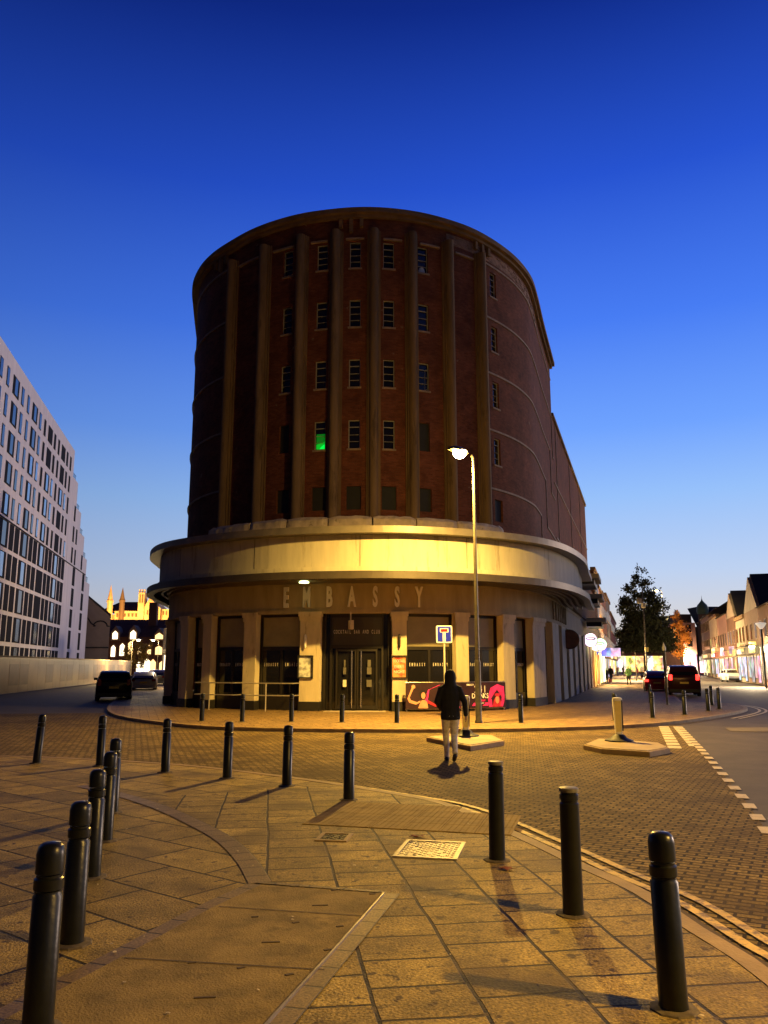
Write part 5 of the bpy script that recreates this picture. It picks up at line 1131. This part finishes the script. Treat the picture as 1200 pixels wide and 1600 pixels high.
for i_, (px, py, Y_, c_, s_, rc) in enumerate(((1178, 1010, 80, YEL, 5, (.9, .9)), (1163, 1012, 88, WARM, 5, (.8, .8)), (1146, 1016, 98, PINK, 4, (1, .9)), (1132, 1018, 110, PALE, 6, (1, 1)), (1118, 1019, 122, YEL, 5, (1.1, 1)))):
    round_sign(px, py, Y_, .5, gmat(c_, s_), ('yellow lit blade sign nearest the right edge of the view', 'orange lit blade sign under the nearest gable', 'pink lit blade sign between the gabled houses', 'pale lit blade sign in the middle of the right row', 'yellow lit blade sign at the far end of the right row')[i_], rect=rc, group='lit signs on the right row')
# A board outside
g = G(925, 1072); t = thing('menu_board', 'orange lit A-frame menu board standing outside the warm shopfront', 'board', tuple(g), SA)
MB().extr([(-.45, -.25, 0), (.45, -.25, 0), (.45, 0, 1.25), (-.45, 0, 1.25)], (0, .04, 0)).build('front_board', mat('orange_board', (.6, .2, .06), .6, var=.5, vs=6), t)
MB().extr([(-.45, .3, 0), (.45, .3, 0), (.45, .05, 1.25), (-.45, .05, 1.25)], (0, .04, 0)).build('rear_board', M['black'], t)
XL = -4.2
shop_house(sline(XL, 89.8), 89.8, 8, -1, 12.4, 'brown brick block with deep balconies, first beyond the cinema on the left row', bbk, shops=((.05, .45, YEL, 3), (.5, .95, PALE, 4)), sign=(PALE, 2.5), storeys=4)
shop_house(sline(XL, 98), 98, 11, -1, 11.2, 'red brick shop building second beyond the cinema on the left row', rbk, shops=((.05, .45, WARM, 4), (.5, .95, PALE, 5)), sign=(PINK, 3), storeys=3)
shop_house(sline(XL, 109.2), 109.2, 14, -1, 11.5, 'red brown shop building third beyond the cinema on the left row', mat('red_brown_brick', (.2, .08, .05), .9, var=.2), shops=((.05, .3, PALE, 5), (.35, .6, YEL, 4), (.65, .95, COOL, 4)), sign=(WARM, 3), storeys=3)
shop_house(sline(XL, 123.4), 123.4, 20, -1, 12.5, 'dark fronted shop building behind the large tree on the left row', drk, shops=((.05, .45, PALE, 5), (.5, .95, WARM, 5)), sign=(WHT, 4), storeys=3)
shop_house(sline(XL, 143.6), 143.6, 40, -1, 11, 'last long shop building of the left row, mostly hidden by the tree', rbk, shops=((.05, .3, PALE, 5), (.35, .6, YEL, 5), (.65, .95, COOL, 5)), sign=(WARM, 4), storeys=3)
# right row
XR = 11.9
shop_house(sline(XR, 60), 60, 17, 1, 7.2, 'brick shop building cut by the right edge of the view', bbk, 'pitch', 2.2, shops=((.05, .3, COOL, 4), (.35, .6, WHT, 5), (.65, .95, PALE, 4)), sign=(WHT, 3.5), lit=0, trim=pst)
shop_house(sline(XR, 77.2), 77.2, 9.5, 1, 7.3, 'right row house with tall pale edged gable and black roof, nearest of the gabled ones', mat('pinkish_brick', (.3, .19, .13), .9, var=.2), 'gable', 3.4, shops=((.05, .45, PINK, 3), (.5, .95, COOL, 4)), sign=(YEL, 3.5), trim=pst)
shop_house(sline(XR, 86.9), 86.9, 8, 1, 6.9, 'low flat fronted shop with pale cornice between the two gabled houses', pst, 'flat', shops=((.05, .95, COOL, 4),), sign=(WHT, 4))
shop_house(sline(XR, 95.1), 95.1, 8.6, 1, 7.6, 'right row house with smaller gable and aerial, second of the gabled ones', bbk, 'gable', 3.0, shops=((.05, .45, WARM, 3.5), (.5, .95, PINK, 4)), sign=(YEL, 3), trim=pst)
shop_house(sline(XR, 103.9), 103.9, 12, 1, 8.4, 'pink rendered shop building beyond the second gable', pkw, 'pitch', 2.5, shops=((.05, .45, PINK, 5), (.5, .95, PALE, 5)), sign=(PINK, 3), storeys=2)
shop_house(sline(XR, 116.1), 116.1, 12, 1, 8.8, 'pale stone shop building in the middle of the right row', pst, 'flat', shops=((.05, .45, COOL, 5), (.5, .95, PALE, 5)), sign=(PALE, 4), storeys=2, lit=2)
shop_house(sline(XR, 128.3), 128.3, 16, 1, 9.8, 'brown shop building near the far end of the right row', bbk, 'pitch', 3, shops=((.05, .45, YEL, 5), (.5, .95, PALE, 5)), sign=(WARM, 4), storeys=3)
# domed corner building closing the view
Yd = 165
db = thing('domed_building', 'brown stone corner building with green copper onion dome and curved gable', 'building', (at(1115, Yd), Yd + 5, 0)); BD = Sub(db)
dbm = mat('brown_stone', (.2, .12, .075), .9, var=.2, vs=.6)
a, b = at(1109, Yd), at(1152, Yd); zh = zz_(979, Yd)
BD(MB().box(((a + b) / 2, Yd + 6, zh / 2), (b - a, 12, zh)), 'wall', dbm)
BD(MB().box((at(1085, Yd), Yd + 10, zz_(960, Yd) / 2), (at(1100, Yd) - at(1076, Yd), 10, zz_(960, Yd))), 'side_wing', drk)
q = MB(); q.extr([(a, Yd + .5, zh), (a + (b - a) * .5, Yd + 6, zz_(952, Yd)), (a, Yd + 11.5, zh)], (b - a, 0, 0)); 
q = MB(); q.extr([(a, Yd + .3, zh), (b, Yd + .3, zh), (b, Yd + 5, zz_(948, Yd)), (a, Yd + 5, zz_(948, Yd))], (0, 6, 0)); BD(q, 'roof', M['roof_dark'])
gx = at(1123, Yd); gp = [(gx - 1.9, zh - .3), (gx - 1.9, zh + 1.2), (gx - 1.5, zh + 2.0), (gx - 1.0, zh + 2.9), (gx - .4, zh + 3.5), (gx + .4, zh + 3.5), (gx + 1.0, zh + 2.9), (gx + 1.5, zh + 2.0), (gx + 1.9, zh + 1.2), (gx + 1.9, zh - .3)]
BD(MB().extr([(x, Yd - .1, z) for x, z in gp], (0, .5, 0)), 'curved_gable', dbm)
gf = BD(MB().box((gx + .1, Yd - .13, zh + .9), (1.1, .05, 1.7)), 'gable_window', M['cream']); BD(MB().box((gx + .1, Yd - .17, zh + .9), (.8, .04, 1.4)), 'pane', M['curtain'], gf)
tx = at(1101, Yd); BD(MB().lathe([(1.15, 0), (1.15, zz_(977, Yd)), (1.4, zz_(977, Yd) + .1), (1.4, zz_(975, Yd)), (.95, zz_(974, Yd)), (.95, zz_(963, Yd))], (tx, Yd, 0), 12), 'turret', dbm)
zd = zz_(962, Yd); BD(MB().lathe([(1.05, zd), (1.2, zd + .6), (1.18, zd + 1.2), (.95, zd + 1.8), (.5, zd + 2.3), (.18, zd + 2.7), (.06, zd + 3.1), (0, zd + 3.9)], (tx, Yd, 0), 16), 'dome', mat('copper_green', (.12, .2, .13), .6, var=.2, vs=1), smooth=True)
for sx in (-.35, .35): BD(MB().box((tx + sx, Yd - .98, zz_(969, Yd)), (.35, .1, 1.0)), 'turret_window', M['cream'])
BD(MB().box((at(1103, Yd), Yd - 1.2, zz_(992, Yd)), (1.1, .12, 1.9)), 'lit_window', gmat(WARM, 2.5))
for px in (1114, 1122, 1130, 1138):
    f = BD(MB().box((at(px, Yd), Yd - .05, zz_(993, Yd)), (.8, .1, 2.2)), 'window', M['cream']); BD(MB().box((at(px, Yd), Yd - .11, zz_(993, Yd)), (.55, .05, 1.9)), 'pane', M['glass'], f)
q = MB(); 
for px, c_, s_, w_ in ((1098, PINK, 5, 3.0), (1110, WHT, 6, 3.2), (1123, WARM, 5, 3.4), (1137, COOL, 6, 3.4)): BD(MB().box((at(px, Yd), Yd - .6 if px > 1105 else Yd - 1.4, 2.0), (w_, .1, 3.2)), 'shop_window', gmat(c_, s_))
pb2 = thing('pink_facade_building', 'narrow pink lit building left of the green dome', 'building', (at(1078, 172), 172, 0)); BQ = Sub(pb2)
BQ(MB().box((at(1080, 150), 156, zz_(975, 150) / 2), (2.6, 10, zz_(975, 150))), 'wall', pkw); BQ(MB().box((at(1080, 150), 150.94, 2.2), (2.2, .1, 3.4)), 'shop_window', gmat(PINK, 5))
for z in (6, 8.6): BQ(MB().box((at(1080, 150), 150.95, z), (.9, .1, 1.5)), 'window', M['glass'])
fb = thing('market_hall', 'brightly lit low building closing the far end of the shopping street', 'building', (at(1040, 200), 200, 0)); BF = Sub(fb)
BF(MB().box((at(1020, 200), 206, 3), (36, 12, 6)), 'wall', bbk)
for i in range(9): BF(MB().box((at(955 + i * 14, 200), 199.9, 2.2), (2.0 + (i % 3) * .2, .15, 3.8)), 'shop_window', gmat((WARM, PALE, YEL, WARM, WHT)[i % 5], 4))
# ================================================================== shopping street lamps and posts
lamp_post(at(991, 100), 100, 6.6, 'lit street lamp standing left of the tree trunk on the shopping pavement', arm=(.35, 0), base_r=.07, lampmat='lampw', power=7000, up=1500, col=(1, .72, .38), group='lit street lamps')
lamp_post(at(1039, 96), 96, 10.6, 'tall street lamp glowing at the top right of the tree crown', arm=(-.25, 0), base_r=.08, lampmat='lamp', power=6000, up=2000, col=(1, .72, .3), group='lit street lamps')
lamp_post(at(1156, 104), 104, 5.8, 'lit street lamp before the pink shop building on the right row', arm=(-.5, 0), base_r=.07, lampmat='lampw', power=4000, up=2600, col=(1, .72, .45), group='lit street lamps')
lamp_post(at(1100, 140), 140, 6.2, 'lit street lamp in front of the turret below the green dome', arm=(.2, -.2), base_r=.07, lampmat='lampw', power=6000, up=3500, col=(1, .62, .4), group='lit street lamps')
lamp_post(at(1187, 74), 74, 3.5, 'low very bright lamp in front of the nearest right row shops', arm=(-.2, 0), base_r=.07, lampmat='lampw', power=2500, up=1800, col=(1, .75, .45), group='lit street lamps', hs=1.3)
lamp_post(at(972, 135), 135, 5.6, 'small lit lamp far down the left row beyond the round signs', arm=(.3, 0), base_r=.06, lampmat='lampw', power=3000, up=900, col=(1, .72, .38), group='lit street lamps')
lamp_post(at(1128, 118), 118, 5.4, 'small lit lamp between the turret lamp and the pink building lamp', arm=(-.3, 0), base_r=.06, lampmat='lampw', power=2500, up=900, col=(1, .75, .5), group='lit street lamps')
lamp_post(at(1076, 150), 150, 5.0, 'farthest small lit lamp, left of the domed building', arm=(-.3, 0), base_r=.06, lampmat='lampw', power=3000, up=900, col=(1, .7, .4), group='lit street lamps')
g = AT(1189, 977, 66); t = thing('lantern_post', 'dark post with white conical lantern head near the right edge of the view', 'street lamp', (g.x, g.y, 0))
MB().tube([(0, 0, 0), (0, 0, g.z - .25)], .07, 10).build('post', M['black'], t, smooth=True); MB().lathe([(.1, g.z - .3), (.42, g.z + .12), (.38, g.z + .2), (0, g.z + .26)], (0, 0, 0), 16).build('lantern', mat('white_lantern', (.7, .65, .6), .5, emis=(1, .85, .7), es=.5), t, smooth=True)
g = G(1043, 1101); t = thing('slim_post', 'slim dark post with pale top beside the large dark parked car', 'post', (g.x, g.y, 0))
MB().tube([(0, 0, 0), (0, 0, 2.55)], .05, 10).build('post', M['pole_dark'], t, smooth=True); MB().lathe([(.09, 2.5), (.1, 2.62), (.02, 2.85), (0, 2.9)], (0, 0, 0), 10).build('finial', M['white_plastic'], t, smooth=True)
t = thing('camera_mast', 'tall thin mast with pale camera boxes in front of the tree', 'camera mast', (at(1008, 72), 72, 0))
MB().tube([(0, 0, 0), (0, 0, zz_(922, 72))], .09, 8, .05).build('mast', M['pole'], t, smooth=True)
for px, py in ((1000, 942), (1006, 949)): MB().box((at(px, 72) - at(1006, 72), -.1, zz_(py, 72)), (.3, .4, .45)).build('camera', M['cream'], t, bevel=.05)
MB().box((.05, -.12, zz_(1016, 72)), (.3, .1, .38)).build('yellow_notice', M['yellow_plastic'], t)
# ================================================================== trees
def tree(name, label, x, y, crowns, trunk_h, leafm, n, size, trunk_r=.25, limbs=7, bark=None):
    t = thing(name, label, 'tree', (x, y, 0)); q = MB(); q.tube([(0, 0, 0), (.05, 0, trunk_h * .5), (0, .1, trunk_h)], trunk_r, 9, trunk_r * .6)
    q.build('trunk', bark, t, smooth=True)
    tot = sum(c[3] * c[4] * c[5] for c in crowns)
    for i in range(limbs):
        c = crowns[i % len(crowns)]; a = random.uniform(0, 6.28); e = Vector((c[0] + c[3] * .7 * math.cos(a), c[1] + c[4] * .7 * math.sin(a), c[2] + random.uniform(-.2, .7) * c[5]))
        MB().tube([(0, .05, trunk_h * random.uniform(.6, .95)), tuple(e * .5 + Vector((0, 0, trunk_h * .4))), tuple(e)], trunk_r * .35, 6, .03).build('limb', bark, t, smooth=True)
    m = MB()
    for c in crowns:
        k = int(n * (c[3] * c[4] * c[5]) / tot); nc = max(6, k // 45); cl_ = []
        for _ in range(nc):
            v = Vector((random.gauss(0, 1), random.gauss(0, 1), random.gauss(0, 1))).normalized() * random.uniform(.45, 1.0) ** .6
            cl_.append((Vector((c[0] + v.x * c[3], c[1] + v.y * c[4], c[2] + v.z * c[5])), random.uniform(.35, .9) * c[6]))
        for _ in range(k):
            b_, r_ = random.choice(cl_); p_ = b_ + Vector((random.gauss(0, .5), random.gauss(0, .5), random.gauss(0, .45))) * r_
            if p_.z < trunk_h * .55: continue
            d1 = Vector((random.uniform(-1, 1), random.uniform(-1, 1), random.uniform(-1, 1))).normalized(); d2 = d1.cross(Vector((random.uniform(-1, 1), random.uniform(-1, 1), .3))).normalized(); s_ = size * random.uniform(.6, 1.3)
            m.quad(p_ - d1 * s_, p_ + d2 * s_ * .5, p_ + d1 * s_, p_ - d2 * s_ * .5)
    m.build('crown', leafm, t)
    return t
bark = mat('bark', (.06, .04, .025), .9, var=.3, vs=4)
tx, ty = at(1006, 92), 92
tree('dark_tree', 'large dark evergreen tree with pointed top in the middle of the shopping street', tx, ty, [(.2, 0, 5.3, 3.0, 2.6, 2.8, .9), (-.6, 0, 4.0, 2.7, 2.3, 2.3, .9), (1.2, 0, 4.2, 2.3, 2.2, 2.3, .9), (.2, 0, 6.8, 2.4, 2.2, 1.2, .8), (0, 0, 8.5, 2.5, 1.8, 1.5, .9), (-.1, 0, 10.3, 1.7, 1.3, 1.3, .8), (-.1, 0, 12.0, .9, .7, .8, .6), (2.2, 0, 7.9, 1.0, .9, .9, .7), (-2.1, 0, 8.4, .9, .9, .8, .6)], 6, mat('dark_leaf', (.03, .036, .01), .8, var=.4, vs=.8), 26000, .17, .26, 10, bark)
tree('autumn_tree', 'orange leaved autumn tree lit from below, right of the dark tree', at(1062, 126), 126, [(0, 0, 5.8, 1.3, 1.3, 2.7, .8), (-.3, 0, 8.6, .8, .8, 1.6, .5)], 4.5, mat('autumn_leaf', (.5, .2, .035), .8, var=.4, vs=.8), 4200, .17, .18, 8, bark)
light('POINT', (at(1060, 121), 120, 2.2), 3200, (1, .6, .22), .4)
tree('small_yellow_tree', 'small bright yellow tree by the lamps at the end of the left street', at(213, 128), 128, [(0, 0, 3.4, 1.9, 1.6, 2.2, .8), (1.2, 0, 4.6, 1.2, 1.2, 1.3, .7)], 2.4, mat('yellow_leaf', (.35, .22, .04), .8, var=.4, vs=1), 2600, .16, .12, 8, bark)

# ================================================================== litter and leaf scraps blown over the paving
m = MB()
for i in range(110):
    x, y = random.uniform(-3.4, 2.0), random.uniform(4.3, 13); 
    if i > 85: x, y = random.uniform(-6, 8), random.uniform(14, 23)
    z = .016 if i <= 85 else RD + .006
    if i <= 85 and min((Vector((x, y)) - q_).length for q_ in KP.p) < .3: continue
    a = random.uniform(0, 6.28); s_ = random.uniform(.008, .022)
    m.extr([(x + s_ * math.cos(a + k) * random.uniform(.5, 1), y + s_ * math.sin(a + k) * random.uniform(.5, 1), z + random.uniform(0, .006)) for k in (0, 1.2, 2.6, 3.9, 5.1)], (0, 0, .002))
m.build('litter', mat('litter_scraps', (.5, .4, .22), .7, var=.6, vs=9))['kind'] = 'stuff'
